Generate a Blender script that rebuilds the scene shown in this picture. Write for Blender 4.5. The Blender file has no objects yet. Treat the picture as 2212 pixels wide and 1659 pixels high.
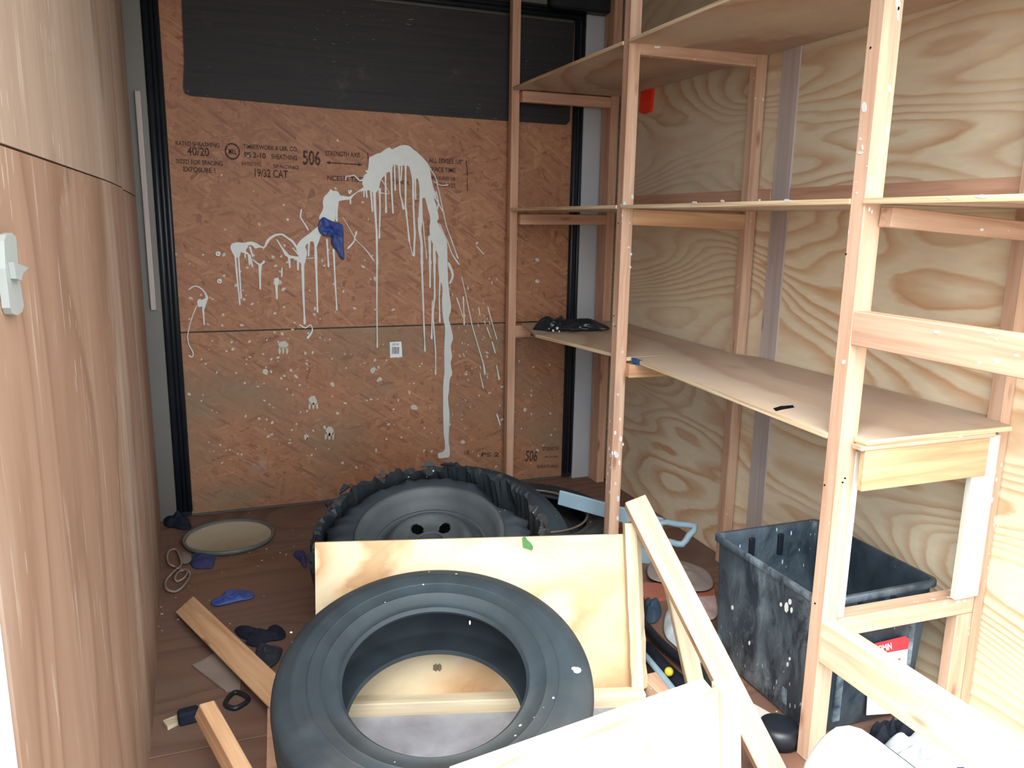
import bpy, bmesh, math, random
from mathutils import Vector, Matrix, noise
random.seed(7)
C = bpy.context.scene.collection
scn = bpy.context.scene
PI = math.pi

# ---------------------------------------------------------------- camera
IW, IH, F = 2212.0, 1659.0, 1717.1
pit, rol, yaw = math.radians(11.559), math.radians(-0.929), math.radians(20.563)
CAM = Vector((0, 0, 1.1))
fw = Vector((math.sin(yaw)*math.cos(pit), math.cos(yaw)*math.cos(pit), -math.sin(pit)))
rt0 = Vector((math.cos(yaw), -math.sin(yaw), 0)); dn0 = fw.cross(rt0)
rt = rt0*math.cos(rol) + dn0*math.sin(rol)
dn = -rt0*math.sin(rol) + dn0*math.cos(rol)
cd = bpy.data.cameras.new('camera'); cam = bpy.data.objects.new('camera', cd); C.objects.link(cam)
cam.matrix_world = Matrix(((rt.x, -dn.x, -fw.x, 0), (rt.y, -dn.y, -fw.y, 0), (rt.z, -dn.z, -fw.z, CAM.z), (0, 0, 0, 1)))
cd.sensor_width = 36; cd.lens = F/IW*36; cd.clip_start = .02
scn.camera = cam

# ---------------------------------------------------------------- light
w = bpy.data.worlds.new('overcast'); scn.world = w; w.use_nodes = True
nt = w.node_tree; nt.nodes.clear()
bg = nt.nodes.new('ShaderNodeBackground'); wo = nt.nodes.new('ShaderNodeOutputWorld')
tcw = nt.nodes.new('ShaderNodeTexCoord'); sep = nt.nodes.new('ShaderNodeSeparateXYZ'); mr = nt.nodes.new('ShaderNodeValToRGB')
nt.links.new(tcw.outputs['Generated'], sep.inputs[0]); nt.links.new(sep.outputs[2], mr.inputs[0]); nt.links.new(mr.outputs[0], bg.inputs[0]); nt.links.new(bg.outputs[0], wo.inputs[0])
e = mr.color_ramp.elements
e[0].position = 0.0; e[0].color = (.30, .30, .29, 1)
e[1].position = 1.0; e[1].color = (.92, .97, 1.0, 1)
x_ = e.new(.04); x_.color = (.62, .70, .76, 1)
bg.inputs[1].default_value = 5.6
sd = bpy.data.lights.new('sun', 'SUN'); sun = bpy.data.objects.new('sun', sd); C.objects.link(sun)
sd.energy = 5.6; sd.angle = math.radians(55); sd.color = (1.0, .97, .93)
sun.rotation_euler = Vector((.42, .50, -.95)).to_track_quat('-Z', 'Y').to_euler(); sun.location = (-2, -3, 4)
scn.view_settings.view_transform = 'Standard'; scn.view_settings.look = 'None'
scn.view_settings.gamma = 1; scn.view_settings.use_curve_mapping = False
scn.view_settings.exposure = 0.55

# ---------------------------------------------------------------- helpers
def ray(px, py): return rt*((px-IW/2)/F) + dn*((py-IH/2)/F) + fw
def on(px, py, ax, v):
    d = ray(px, py); return CAM + d*((v-CAM[ax])/d[ax])
def at(px, py, dep): return CAM + ray(px, py)*dep
def onp(px, py, p0, n):
    d = ray(px, py); return CAM + d*((p0-CAM).dot(n)/d.dot(n))
def col(r, g, b, a=1):
    f = lambda c: (c/255/12.92 if c/255 <= .04045 else ((c/255+.055)/1.055)**2.4)
    return (f(r), f(g), f(b), a)
def props(o, label=None, cat=None, group=None, kind=None):
    if label: o['label'] = label
    if cat: o['category'] = cat
    if group: o['group'] = group
    if kind: o['kind'] = kind
    return o
def empty(name, loc, label=None, cat=None, group=None, kind=None):
    o = bpy.data.objects.new(name, None); o.location = loc; o.empty_display_size = .1; C.objects.link(o)
    return props(o, label, cat, group, kind)
def wm(o):
    m = o.matrix_basis.copy()
    while o.parent:
        m = o.parent.matrix_basis @ o.matrix_parent_inverse @ m if False else (o.parent.matrix_basis @ (o.matrix_parent_inverse @ m)); o = o.parent
    return m
def link(name, me, mat, parent=None, mw=None, smooth=False):
    o = bpy.data.objects.new(name, me); C.objects.link(o)
    if mat and not me.materials: me.materials.append(mat)
    if mw is not None: o.matrix_basis = mw
    if parent:
        o.parent = parent
        o.matrix_parent_inverse = wm(parent).inverted()
    if smooth:
        for p in me.polygons: p.use_smooth = True
    return o
def bm_obj(name, bm, mat, parent=None, mw=None, smooth=False):
    me = bpy.data.meshes.new(name); bmesh.ops.recalc_face_normals(bm, faces=bm.faces); bm.to_mesh(me); bm.free()
    return link(name, me, mat, parent, mw, smooth)
def add_box(bm, lo, hi, bev=0):
    r = bmesh.ops.create_cube(bm, size=1)['verts']
    for v in r: v.co = Vector([(lo[i]+hi[i])/2 + v.co[i]*(hi[i]-lo[i]) for i in range(3)])
    if bev:
        es = list({e for v in r for e in v.link_edges})
        bmesh.ops.bevel(bm, geom=es, offset=bev, segments=1, affect='EDGES')
def box(name, lo, hi, mat, parent=None, bev=.0015):
    """axis-aligned box; its mesh has X along the longest side so that grain runs lengthwise"""
    lo, hi = Vector(lo), Vector(hi); d = hi-lo; c = (lo+hi)/2
    ax = max(range(3), key=lambda i: d[i])
    if ax == 0: M3 = Matrix.Identity(3); s = d
    elif ax == 1: M3 = Matrix(((0, -1, 0), (1, 0, 0), (0, 0, 1))); s = Vector((d.y, d.x, d.z))
    else: M3 = Matrix(((0, 0, 1), (0, 1, 0), (-1, 0, 0))).inverted() if False else Matrix(((0, 0, -1), (0, 1, 0), (1, 0, 0))); s = Vector((d.z, d.y, d.x))
    bm = bmesh.new(); add_box(bm, -s/2, s/2, bev)
    return bm_obj(name, bm, mat, parent, Matrix.Translation(c) @ M3.to_4x4())
def beam(name, p0, p1, wd, th, wdir, mat, parent=None, bev=.002, cut0=0, cut1=0):
    """bar from p0 to p1, width wd along wdir (made square to it), thickness th"""
    p0, p1 = Vector(p0), Vector(p1); X = (p1-p0).normalized(); L = (p1-p0).length
    Y = (Vector(wdir) - X*Vector(wdir).dot(X)).normalized(); Z = X.cross(Y)
    bm = bmesh.new(); add_box(bm, (-L/2, -wd/2, -th/2), (L/2, wd/2, th/2), 0)
    for v in bm.verts:
        if v.co.x < 0: v.co.x += cut0*(v.co.y/wd)
        else: v.co.x += cut1*(v.co.y/wd)
    if bev: bmesh.ops.bevel(bm, geom=list(bm.edges), offset=bev, segments=1, affect='EDGES')
    R = Matrix((X, Y, Z)).transposed().to_4x4()
    return bm_obj(name, bm, mat, parent, Matrix.Translation((p0+p1)/2) @ R)
def plate(name, pts, nrm, th, mat, parent=None):
    """flat polygon (3D points) given thickness th along -nrm"""
    bm = bmesh.new(); nrm = Vector(nrm).normalized()
    a = [bm.verts.new(Vector(p)) for p in pts]; b = [bm.verts.new(Vector(p)-nrm*th) for p in pts]
    bm.faces.new(a); bm.faces.new(b[::-1]); n = len(pts)
    for i in range(n): bm.faces.new((a[i], b[i], b[(i+1) % n], a[(i+1) % n]))
    return bm_obj(name, bm, mat, parent)
def tube_into(bm, pts, r, seg=8, closed=False):
    pts = [Vector(p) for p in pts]; rings = []; n = len(pts); prev = None
    for i, p in enumerate(pts):
        a = pts[(i-1) % n] if (i > 0 or closed) else p; b = pts[(i+1) % n] if (i < n-1 or closed) else p
        t = (b-a).normalized()
        u = (prev - t*prev.dot(t)) if prev else (Vector((0, 0, 1)).cross(t) if abs(t.z) < .9 else Vector((1, 0, 0)).cross(t))
        u.normalize(); prev = u; v = t.cross(u); rr = r[i] if isinstance(r, (list, tuple)) else r
        rings.append([bm.verts.new(p + (u*math.cos(2*PI*k/seg) + v*math.sin(2*PI*k/seg))*rr) for k in range(seg)])
    for i in range(n if closed else n-1):
        A, B = rings[i], rings[(i+1) % n]
        for k in range(seg): bm.faces.new((A[k], A[(k+1) % seg], B[(k+1) % seg], B[k]))
    if not closed: bm.faces.new(rings[0][::-1]); bm.faces.new(rings[-1])
def smooth_path(pts, sub=6, closed=False):
    P = [Vector(p) for p in pts]; n = len(P); out = []
    for i in range(n if closed else n-1):
        g = lambda k: P[k % n] if closed else P[max(0, min(n-1, k))]
        a, b, c, d = g(i-1), g(i), g(i+1), g(i+2)
        for s in range(sub):
            t = s/sub; out.append(.5*((2*b)+(c-a)*t+(2*a-5*b+4*c-d)*t*t+(3*b-a-3*c+d)*t**3))
    if not closed: out.append(P[-1])
    return out
def lathe(bm, prof, seg=96, closed=True, disp=None):
    """profile [(r, z)] revolved about local Z"""
    rings = []
    for j in range(seg):
        a = 2*PI*j/seg; row = []
        for i, (r, z) in enumerate(prof):
            if disp: r, z = disp(i, r, z, a)
            row.append(bm.verts.new((r*math.cos(a), r*math.sin(a), z)))
        rings.append(row)
    m = len(prof)
    for j in range(seg):
        A, B = rings[j], rings[(j+1) % seg]
        for i in range(m if closed else m-1): bm.faces.new((A[i], B[i], B[(i+1) % m], A[(i+1) % m]))
    return rings
def frame(o, nrm, spin=0):
    Z = Vector(nrm).normalized(); X = Vector((1, 0, 0)); X = (X - Z*X.dot(Z)).normalized(); Y = Z.cross(X)
    return Matrix.Translation(o) @ Matrix((X, Y, Z)).transposed().to_4x4() @ Matrix.Rotation(spin, 4, 'Z')
def lump(name, outline, nrm, th, mat, parent=None, nz=.3, freq=18, rings=7, back=.25, seed=0, sub=1):
    """crumpled soft thing: closed outline (3D), swelling th along nrm"""
    P = smooth_path(outline, 3, True); n = len(P); c = sum(P, Vector())/n; nrm = Vector(nrm).normalized(); bm = bmesh.new()
    def layer(sgn, t):
        rs = []
        for j in range(1, rings):
            k = 1-j/rings; row = []
            for p in P:
                q = c+(p-c)*k; h = t*(1-k**2.2)**.6
                h *= 1+nz*1.6*noise.noise(q*freq+Vector((seed, 3, sgn)))+nz*.8*noise.noise(q*freq*2.7+Vector((seed, 9, sgn)))
                row.append(bm.verts.new(q+nrm*h*sgn+Vector((noise.noise(q*freq+Vector((1, seed, 0))), noise.noise(q*freq+Vector((5, seed, 0))), 0))*t*.12*(1-k)))
            rs.append(row)
        hc = bm.verts.new(c+nrm*t*sgn*(1+nz*noise.noise(c*freq)))
        return rs, hc
    edge = [bm.verts.new(p) for p in P]
    for sgn, t in ((1, th), (-1, th*back)):
        rs, hc = layer(sgn, t); prev = edge
        for row in rs:
            for k in range(n): bm.faces.new((prev[k], prev[(k+1) % n], row[(k+1) % n], row[k]))
            prev = row
        for k in range(n): bm.faces.new((prev[k], prev[(k+1) % n], hc))
    o = bm_obj(name, bm, mat, parent, None, True)
    if sub: m = o.modifiers.new('s', 'SUBSURF'); m.levels = m.render_levels = 1
    return o

# ---------------------------------------------------------------- materials
def ds(c, k=.24, g=1.04):
    L = .3*c[0]+.55*c[1]+.15*c[2]
    return tuple(min(1, (v+(L-v)*k)*g) for v in c[:3])+(1,)
class N:
    def __init__(s, name, rough=.6, spec=.3, metal=0):
        s.m = bpy.data.materials.new(name); s.m.use_nodes = True; s.t = s.m.node_tree
        s.b = s.t.nodes['Principled BSDF']; s.b.inputs['Roughness'].default_value = rough
        s.b.inputs['Specular IOR Level'].default_value = spec; s.b.inputs['Metallic'].default_value = metal
        s.tc = s.n('TexCoord').outputs['Object']
    def n(s, t, **k):
        x = s.t.nodes.new('ShaderNode'+t)
        for a, b in k.items(): setattr(x, a, b)
        return x
    def l(s, a, b): s.t.links.new(a, b)
    def obj_rand(s, amt=40):
        oi = s.n('ObjectInfo'); m = s.n('VectorMath', operation='SCALE'); m.inputs[0].default_value = (amt, amt*.7, amt*1.3); s.l(oi.outputs['Random'], m.inputs['Scale'])
        a = s.n('VectorMath', operation='ADD'); s.l(s.tc, a.inputs[0]); s.l(m.outputs[0], a.inputs[1]); s.tc = a.outputs[0]
    def map(s, sc, rot=(0, 0, 0), loc=(0, 0, 0), src=None):
        x = s.n('Mapping'); x.inputs['Scale'].default_value = sc; x.inputs['Rotation'].default_value = rot; x.inputs['Location'].default_value = loc
        s.l(src or s.tc, x.inputs[0]); return x.outputs[0]
    def noise(s, vec, scale=1, det=3, rough=.5, dist=0):
        x = s.n('TexNoise'); x.inputs['Scale'].default_value = scale; x.inputs['Detail'].default_value = det; x.inputs['Roughness'].default_value = rough; x.inputs['Distortion'].default_value = dist
        s.l(vec, x.inputs['Vector']); return x.outputs[0]
    def ramp(s, f, stops, interp='LINEAR'):
        x = s.n('ValToRGB'); x.color_ramp.interpolation = interp; el = x.color_ramp.elements
        while len(el) < len(stops): el.new(.5)
        for e, (p, c) in zip(el, stops): e.position = p; e.color = c if isinstance(c, tuple) else (c, c, c, 1)
        s.l(f, x.inputs[0]); return x.outputs[0]
    def mix(s, f, a, b, mode='MIX'):
        x = s.n('Mix', data_type='RGBA', blend_type=mode)
        for v, i in ((f, 0), (a, 6), (b, 7)):
            if isinstance(v, (int, float, tuple)): x.inputs[i].default_value = v
            else: s.l(v, x.inputs[i])
        return x.outputs[2]
    def math(s, op, a, b=0.0, cl=False):
        x = s.n('Math', operation=op); x.use_clamp = cl
        for v, i in ((a, 0), (b, 1)):
            if isinstance(v, (int, float)): x.inputs[i].default_value = v
            else: s.l(v, x.inputs[i])
        return x.outputs[0]
    def color(s, c):
        if isinstance(c, tuple): s.b.inputs['Base Color'].default_value = c
        else: s.l(c, s.b.inputs['Base Color'])
    def bump(s, h, st=.2, d=.002):
        x = s.n('Bump'); x.inputs['Strength'].default_value = st; x.inputs['Distance'].default_value = d; s.l(h, x.inputs['Height']); s.l(x.outputs[0], s.b.inputs['Normal'])
    def flecks(s, scale, thr, sc3=(1, 1, 1), loc=(0, 0, 0)):
        v = s.n('TexVoronoi'); v.inputs['Scale'].default_value = scale; s.l(s.map(sc3, loc=loc), v.inputs['Vector'])
        n = s.noise(s.tc, 3.0, 2)
        t = s.math('MULTIPLY', s.ramp(n, [(.45, 0.0), (.7, 1.0)]), thr)
        return s.math('LESS_THAN', v.outputs['Distance'], t)

def stud_mat(name, base, dark, pale, rough=.7, flk=0.0):
    """sawn softwood stud, grain along local X"""
    base, dark, pale = ds(base, .12, .98), ds(dark, .12, .98), ds(pale, .12, .98)
    s = N(name, rough, .25); s.obj_rand()
    g = s.noise(s.map((1.2, 26, 26)), 1.6, 5, .6, .4)
    c = s.ramp(g, [(.25, dark), (.5, base), (.78, pale)])
    r = s.noise(s.map((.8, 9, 9)), 1.0, 2, .5)
    sn = s.math('SINE', s.math('MULTIPLY', r, 55.0))
    c = s.mix(s.math('MULTIPLY', s.ramp(sn, [(.55, 0.0), (1, 1.0)]), .22), c, dark)
    v = s.n('TexVoronoi'); v.inputs['Scale'].default_value = 1.0; s.l(s.map((4.5, 16, 16)), v.inputs['Vector'])
    c = s.mix(s.ramp(v.outputs['Distance'], [(.05, .75), (.15, 0.0)]), c, (dark[0]*.6, dark[1]*.5, dark[2]*.45, 1))
    gd = s.noise(s.map((3, 5, 5)), 1.0, 3); c = s.mix(s.math('MULTIPLY', s.ramp(gd, [(.5, 0.0), (.75, 1.0)]), .25), c, col(150, 138, 128))
    if flk:
        f = s.flecks(55, flk, (.5, 1, 1)); c = s.mix(f, c, col(232, 232, 228))
    s.color(c); s.bump(g, .25, .001); return s.m
M_STUD = stud_mat('stud_pink', col(204, 162, 132), col(176, 126, 94), col(220, 186, 156), flk=.25)
M_STUD2 = stud_mat('stud_orange', col(206, 158, 112), col(176, 122, 76), col(222, 182, 138))
M_STUDY = stud_mat('stud_pale', col(214, 198, 164), col(184, 158, 116), col(230, 220, 196))
M_STUDW = stud_mat('stud_white', col(222, 220, 204), col(200, 192, 168), col(234, 234, 224))
M_BRN = stud_mat('stud_brown', col(202, 152, 120), col(176, 122, 90), col(218, 172, 140))
M_GREYB = stud_mat('batten_grey', col(186, 172, 166), col(168, 152, 146), col(200, 188, 184))

def ply_mat(name, cream, mid, orange, axis='Y', rings=7.0, swirl=1.0, dirt=.0, dirtc=None, rough=.6, contrast=1.0, flk=0.0, off=(0, 0, 0)):
    """rotary-cut plywood: grain lines are contours of a stretched noise field"""
    cream, mid, orange = ds(cream, .12, 1.02), ds(mid, .1, 1.02), ds(orange, .05, 1.02)
    s = N(name, rough, .3)
    sc = {'Y': (1, .55, 2.4), 'X': (.55, 2.4, 1), 'Z': (2.4, 2.4, .5)}[axis]
    p = s.map(sc, loc=off); f1 = s.noise(p, 1.15*swirl, 1.2, .45, .55)
    f2 = s.noise(s.map(tuple(a*5 for a in sc)), 1.0, 3, .5)
    sx = s.n('SeparateXYZ'); s.l(p, sx.inputs[0]); lin = sx.outputs[{'Y': 2, 'X': 1, 'Z': 0}[axis]]
    fld = s.math('ADD', s.math('ADD', s.math('MULTIPLY', f1, rings*2), s.math('MULTIPLY', lin, rings*.42)), s.math('ADD', s.math('MULTIPLY', f2, .9), s.math('MULTIPLY', s.noise(s.map(tuple(a*16 for a in sc)), 1.0, 3, .6), .35)))
    fr = s.math('FRACT', fld)
    band = s.ramp(fr, [(0, cream), (.35, cream), (.6, mid), (.84, orange), (.93, mid), (1.0, cream)])
    gi = s.noise(s.map(tuple(a*1.3 for a in sc), loc=(7, 2, 4)), 1.5, 2)
    band = s.mix(s.ramp(gi, [(.35, .65), (.6, 0.0)]), band, cream)
    wear = s.noise(s.map((1.7, 1.7, 1.7)), 1.0, 3)
    c = s.mix(s.ramp(wear, [(.35, 0.0), (.75, .45)]), band, s.mix(.5, cream, mid))
    fine = s.noise(s.map(tuple(a*30 for a in sc)), 1.0, 3)
    c = s.mix(.12, c, s.ramp(fine, [(.3, 0.35), (.7, 1.0)]), 'MULTIPLY')
    v = s.n('TexVoronoi'); v.inputs['Scale'].default_value = 1.0; s.l(s.map(tuple(a*3.1 for a in sc), loc=(3, 1, 2)), v.inputs['Vector'])
    c = s.mix(s.ramp(v.outputs['Distance'], [(.03, .8), (.10, 0.0)]), c, orange)
    if dirt:
        d = s.noise(s.map((2.2, 2.2, 2.2)), 1.0, 6, .65, .6)
        c = s.mix(s.math('MULTIPLY', s.ramp(d, [(.38, 0.0), (.68, 1.0)]), dirt), c, dirtc)
    if flk: c = s.mix(s.flecks(38, flk), c, col(214, 210, 202))
    s.color(c); s.bump(fine, .12, .001); return s.m
CRM, MIDP, ORG = col(236, 220, 186), col(222, 190, 148), col(204, 152, 106)
M_PLYR = ply_mat('plywood_right', CRM, MIDP, ORG, 'Y', 13, 1.0, .15, col(196, 174, 154))
M_PLYR2 = ply_mat('plywood_right_upper', col(222, 206, 174), col(212, 184, 148), col(192, 150, 112), 'Y', 13, 1.1, .3, col(176, 160, 142), off=(0, 3, 5))
M_PLYS = ply_mat('plywood_shelf', col(206, 182, 152), col(192, 158, 128), col(170, 126, 96), 'Y', 6, .9, .6, col(176, 166, 160), flk=.12)
M_PLYB = ply_mat('plywood_pale', col(220, 200, 162), col(212, 178, 134), col(184, 138, 92), 'X', 5.0, 1.5, .0)
M_PLYF = ply_mat('plywood_floor', col(128, 92, 72), col(116, 80, 62), col(98, 66, 50), 'X', 6, 1.0, .75, col(104, 90, 84), .7, flk=.16)
M_PLYC = ply_mat('plywood_ceiling', col(180, 160, 132), col(166, 140, 112), col(150, 116, 88), 'Y', 6, 1.0, .3, col(140, 126, 110))

def left_mat(name, a, b, c3, off):
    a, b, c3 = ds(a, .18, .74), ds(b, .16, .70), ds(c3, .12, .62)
    s = N(name, .5, .4)
    f1 = s.noise(s.map((1, 1.6, .45), loc=off), 1.3, 1.5, .5, .8)
    fr = s.math('FRACT', s.math('MULTIPLY', f1, 7.0))
    c = s.mix(.25, s.ramp(fr, [(0, a), (.4, a), (.75, b), (.92, c3), (1, a)]), a)
    st = s.noise(s.map((4, 26, 1.6)), 1.0, 7, .72); c = s.mix(.35, c, s.ramp(st, [(.3, c3), (.7, a)]))
    w1 = s.noise(s.map((1, 3.2, .5), loc=(0, 4.3, .2)), 1.0, 4, .6, .4)
    c = s.mix(s.ramp(w1, [(.52, 0.0), (.74, .6)]), c, col(202, 188, 172))  # pale scuff streaks, also painting in the sheen of the bowed sheet
    st2 = s.noise(s.map((9, 60, 5), loc=(2, 2, 2)), 1.0, 4, .6); c = s.mix(s.ramp(st2, [(.6, 0.0), (.72, .45)]), c, col(212, 196, 176)); c = s.mix(s.ramp(st2, [(.28, .3), (.38, 0.0)]), c, col(128, 94, 72))
    f = s.n('TexVoronoi'); f.inputs['Scale'].default_value = 1.0; s.l(s.map((80, 80, 14)), f.inputs['Vector'])
    msk = s.ramp(s.noise(s.map((2, 3, 1)), 1.0, 3), [(.5, 0.0), (.68, 1.0)])
    c = s.mix(s.math('MULTIPLY', s.math('LESS_THAN', f.outputs['Distance'], .17), msk), c, col(216, 206, 192))
    s.color(c); s.bump(st, .15, .001); return s.m
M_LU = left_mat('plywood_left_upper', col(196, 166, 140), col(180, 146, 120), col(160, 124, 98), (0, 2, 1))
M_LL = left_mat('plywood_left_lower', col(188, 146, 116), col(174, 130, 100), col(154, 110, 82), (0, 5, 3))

def osb_mat(name, hue=1.0, green=0.0):
    s = N(name, .55, .35)
    base = None; h = None
    cols = [(0, col(152, 96, 66)), (.2, col(172, 112, 76)), (.42, col(186, 126, 86)), (.62, col(166, 106, 78)), (.8, col(198, 142, 98)), (.93, col(126, 72, 54)), (1, col(178, 118, 82))]
    cols = [(p, ds(c, .12, .93)) for p, c in cols]
    k = 0
    for ang, scx, scz, th in ((.15, 13, 60, 0), (-.35, 11, 56, .50), (.75, 14, 64, .52), (-1.0, 14, 66, .55), (1.45, 14, 64, .6), (.3, 18, 100, .6), (-.6, 16, 110, .6)):
        k += 1
        wv = s.noise(s.map((7, 7, 7), loc=(k, k, k)), 1.0, 2); wa = s.n('VectorMath', operation='SCALE'); s.l(s.tc, wa.inputs[0]); wa.inputs['Scale'].default_value = 1
        ad = s.n('VectorMath', operation='ADD'); s.l(wa.outputs[0], ad.inputs[0]); cm = s.n('CombineXYZ'); s.l(s.math('MULTIPLY', wv, .05), cm.inputs[0]); s.l(s.math('MULTIPLY', wv, -.04), cm.inputs[2]); s.l(cm.outputs[0], ad.inputs[1])
        rotd = s.map((1, 1, 1), (0, ang, 0), (k*1.7, 0, k*2.3), ad.outputs[0])
        v = s.n('TexVoronoi'); v.inputs['Scale'].default_value = 1.0; v.inputs['Randomness'].default_value = .9; s.l(s.map((scx, .01, scz), src=rotd), v.inputs['Vector'])
        sp = s.n('SeparateColor'); s.l(v.outputs['Color'], sp.inputs[0])
        c = s.ramp(sp.outputs[0], cols)
        if base is None: base = c; h = sp.outputs[1]
        else:
            m = s.math('GREATER_THAN', sp.outputs[2], th); base = s.mix(m, base, c)
            hm = s.n('Mix', data_type='FLOAT'); s.l(m, hm.inputs[0]); s.l(h, hm.inputs[2]); s.l(sp.outputs[1], hm.inputs[3]); h = hm.outputs[0]
    g = s.noise(s.map((12, 1, 60)), 1.0, 4); base = s.mix(.25, base, s.ramp(g, [(.3, .55), (.7, 1.0)]), 'MULTIPLY')
    dk = s.noise(s.map((26, 1, 60), (0, .5, 0)), 1.0, 3, .6); base = s.mix(s.ramp(dk, [(.62, 0.0), (.72, .5)]), base, col(92, 54, 44))
    base = s.mix(.30, base, ds(col(174, 120, 80), .04, .93))
    big = s.noise(s.map((1.5, 1.5, 1.5)), 1.0, 3); base = s.mix(s.ramp(big, [(.4, 0.0), (.75, .3)]), base, col(120, 78, 62))
    if green:
        d = s.noise(s.map((2, 2, 3.5), loc=(4, 1, 2)), 1.0, 5, .6); base = s.mix(s.ramp(d, [(.42, 0.0), (.66, green)]), base, col(128, 110, 86))
        sm = s.noise(s.map((5, 2, 5), loc=(1, 1, 0)), 1.0, 4, .6); base = s.mix(s.ramp(sm, [(.6, 0.0), (.75, .4)]), base, col(176, 160, 146))
    s.color(base); s.bump(h, .35, .0018); return s.m
M_OSB = osb_mat('osb_upper'); M_OSB2 = osb_mat('osb_lower', green=.7)

def plain(name, c, rough=.5, spec=.4, metal=0, var=0, vs=8, vc=None, bump=0):
    s = N(name, rough, spec, metal)
    n = s.noise(s.tc, vs, 5, .6, .3)
    if var: s.color(s.mix(s.math('MULTIPLY', s.ramp(n, [(.35, 0.0), (.7, 1.0)]), var), c, vc or (c[0]*.5, c[1]*.5, c[2]*.5, 1)))
    else: s.color(s.mix(.06, c, s.ramp(n, [(.3, .6), (.7, 1.0)]), 'MULTIPLY'))
    if bump: s.bump(n, bump, .004)
    return s.m
def rubber(name, c, dusty):
    s = N(name, .62, .4); n = s.noise(s.tc, 6, 6, .65, .5)
    c_ = s.mix(s.ramp(n, [(.35, 0.0), (.75, .8)]), c, dusty)
    n2 = s.noise(s.map((3, 3, 3), loc=(5, 5, 5)), 1.0, 4, .6); c_ = s.mix(s.ramp(n2, [(.55, 0.0), (.75, .35)]), c_, col(104, 100, 92))
    c_ = s.mix(s.flecks(30, .11), c_, col(196, 200, 200)); s.color(c_)
    n3 = s.noise(s.tc, 60, 3); s.bump(n3, .25, .0015); return s.m
M_RUB = rubber('tire_rubber', col(36, 43, 48), col(56, 68, 75))
M_RUBD = rubber('tire_rubber_dark', col(34, 41, 49), col(54, 66, 74))
M_RUBR = rubber('torn_rubber', col(22, 27, 33), col(50, 56, 60))
M_SEAL = plain('rubber_seal', col(22, 27, 34), .4, .45, var=.3, vc=col(44, 52, 60))
_b = N('black_painted_board', .6, .3)
_f = _b.noise(_b.map((2.5, 1, 70)), 1.0, 5, .6); _g = _b.noise(_b.map((5, 1, 6)), 1.0, 5, .7)
_c = _b.mix(_b.ramp(_f, [(.3, 0.0), (.7, .8)]), col(30, 30, 34), col(52, 46, 44)); _c = _b.mix(_b.ramp(_g, [(.6, 0.0), (.78, .35)]), _c, col(104, 98, 94))
_h = _b.noise(_b.map((30, 1, 120)), 1.0, 3, .6); _k = _b.noise(_b.map((3, 1, 3), loc=(3, 3, 3)), 1.0, 2); _c = _b.mix(_b.math('MULTIPLY', _b.ramp(_h, [(.66, 0.0), (.7, .8)]), _b.ramp(_k, [(.5, 0.0), (.6, 1.0)])), _c, col(130, 122, 114))
_b.color(_c); M_BLKP = _b.m
M_ALU = plain('aluminium', col(188, 192, 196), .4, .5, .25, var=.3, vs=4, vc=col(150, 154, 158))
M_ALUG = plain('aluminium_dull', col(112, 108, 102), .5, .4, .3, var=.3, vs=4, vc=col(92, 90, 88))
M_WHT = plain('white_painted', col(214, 217, 218), .4, .5)
M_PAINT = plain('spilled_paint', col(205, 208, 204), .38, .5, var=.25, vs=30, vc=col(182, 184, 178))
M_PAINT2 = plain('thin_paint', col(190, 184, 170), .5, .4)
M_INK = N('stencil_ink', .7, .2); 
_n = M_INK.noise(M_INK.tc, 140, 3, .6); M_INK.color(M_INK.mix(M_INK.ramp(_n, [(.48, 0.0), (.68, .6)]), col(58, 46, 44), col(150, 100, 72))); M_INK = M_INK.m
M_BLUE = plain('blue_nitrile', col(52, 76, 150), .5, .4, var=.45, vs=22, vc=col(96, 108, 140), bump=.4)
M_BLUD = plain('blue_nitrile_dusty', col(50, 58, 104), .6, .3, var=.4, vs=18, vc=col(84, 82, 108), bump=.4)
M_BAG = plain('black_bag', col(18, 24, 32), .28, .6, var=.3, vs=30, vc=col(44, 56, 64), bump=.8)
M_CLOTH = plain('dark_cloth', col(26, 30, 42), .85, .2, var=.5, vs=20, vc=col(46, 52, 64), bump=.6)
M_RED = plain('red_lens', col(250, 52, 30), .25, .6)
M_STEEL = rubber('wheel_steel', col(56, 62, 66), col(82, 88, 90))
M_HOLE = plain('dark_gap', col(12, 14, 18), .9, .1)
M_SCREW = plain('zinc', col(196, 196, 190), .35, .6, .6)
M_BLUEGREY = plain('blue_grey_plastic', col(146, 172, 186), .45, .5, var=.3, vs=8, vc=col(110, 134, 150))
M_GREEN = plain('leaf_green', col(66, 118, 62), .6, .3, var=.5, vs=60, vc=col(40, 84, 44))
M_PAN = plain('dried_white_paint', col(176, 164, 142), .75, .2, var=.3, vs=12, vc=col(146, 134, 114))
M_PANR = plain('pan_grey_rim', col(86, 92, 88), .5, .4, var=.4, vs=14, vc=col(126, 126, 118))
M_CORD = plain('grey_cord', col(140, 124, 114), .6, .3)
M_CARD = plain('dirty_board', col(140, 126, 116), .8, .2, var=.5, vs=10, vc=col(104, 90, 82))
M_GREYF = plain('grey_painted_plywood', col(128, 126, 132), .6, .3, var=.7, vs=7, vc=col(176, 180, 186))
M_TEAL = plain('teal_label', col(34, 140, 150), .5, .4)
M_SKY = plain('milky_plastic', col(205, 220, 226), .3, .5, var=.2)
M_NAVY = plain('blue_cap', col(40, 70, 140), .4, .5)
M_YEL = plain('yellow_plastic', col(214, 190, 60), .5, .4)
M_BRICK = plain('brick_red_board', col(168, 104, 86), .8, .2, var=.4, vs=9, vc=col(130, 82, 70))
M_LABW = plain('label_white', col(226, 230, 232), .4, .4)
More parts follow.
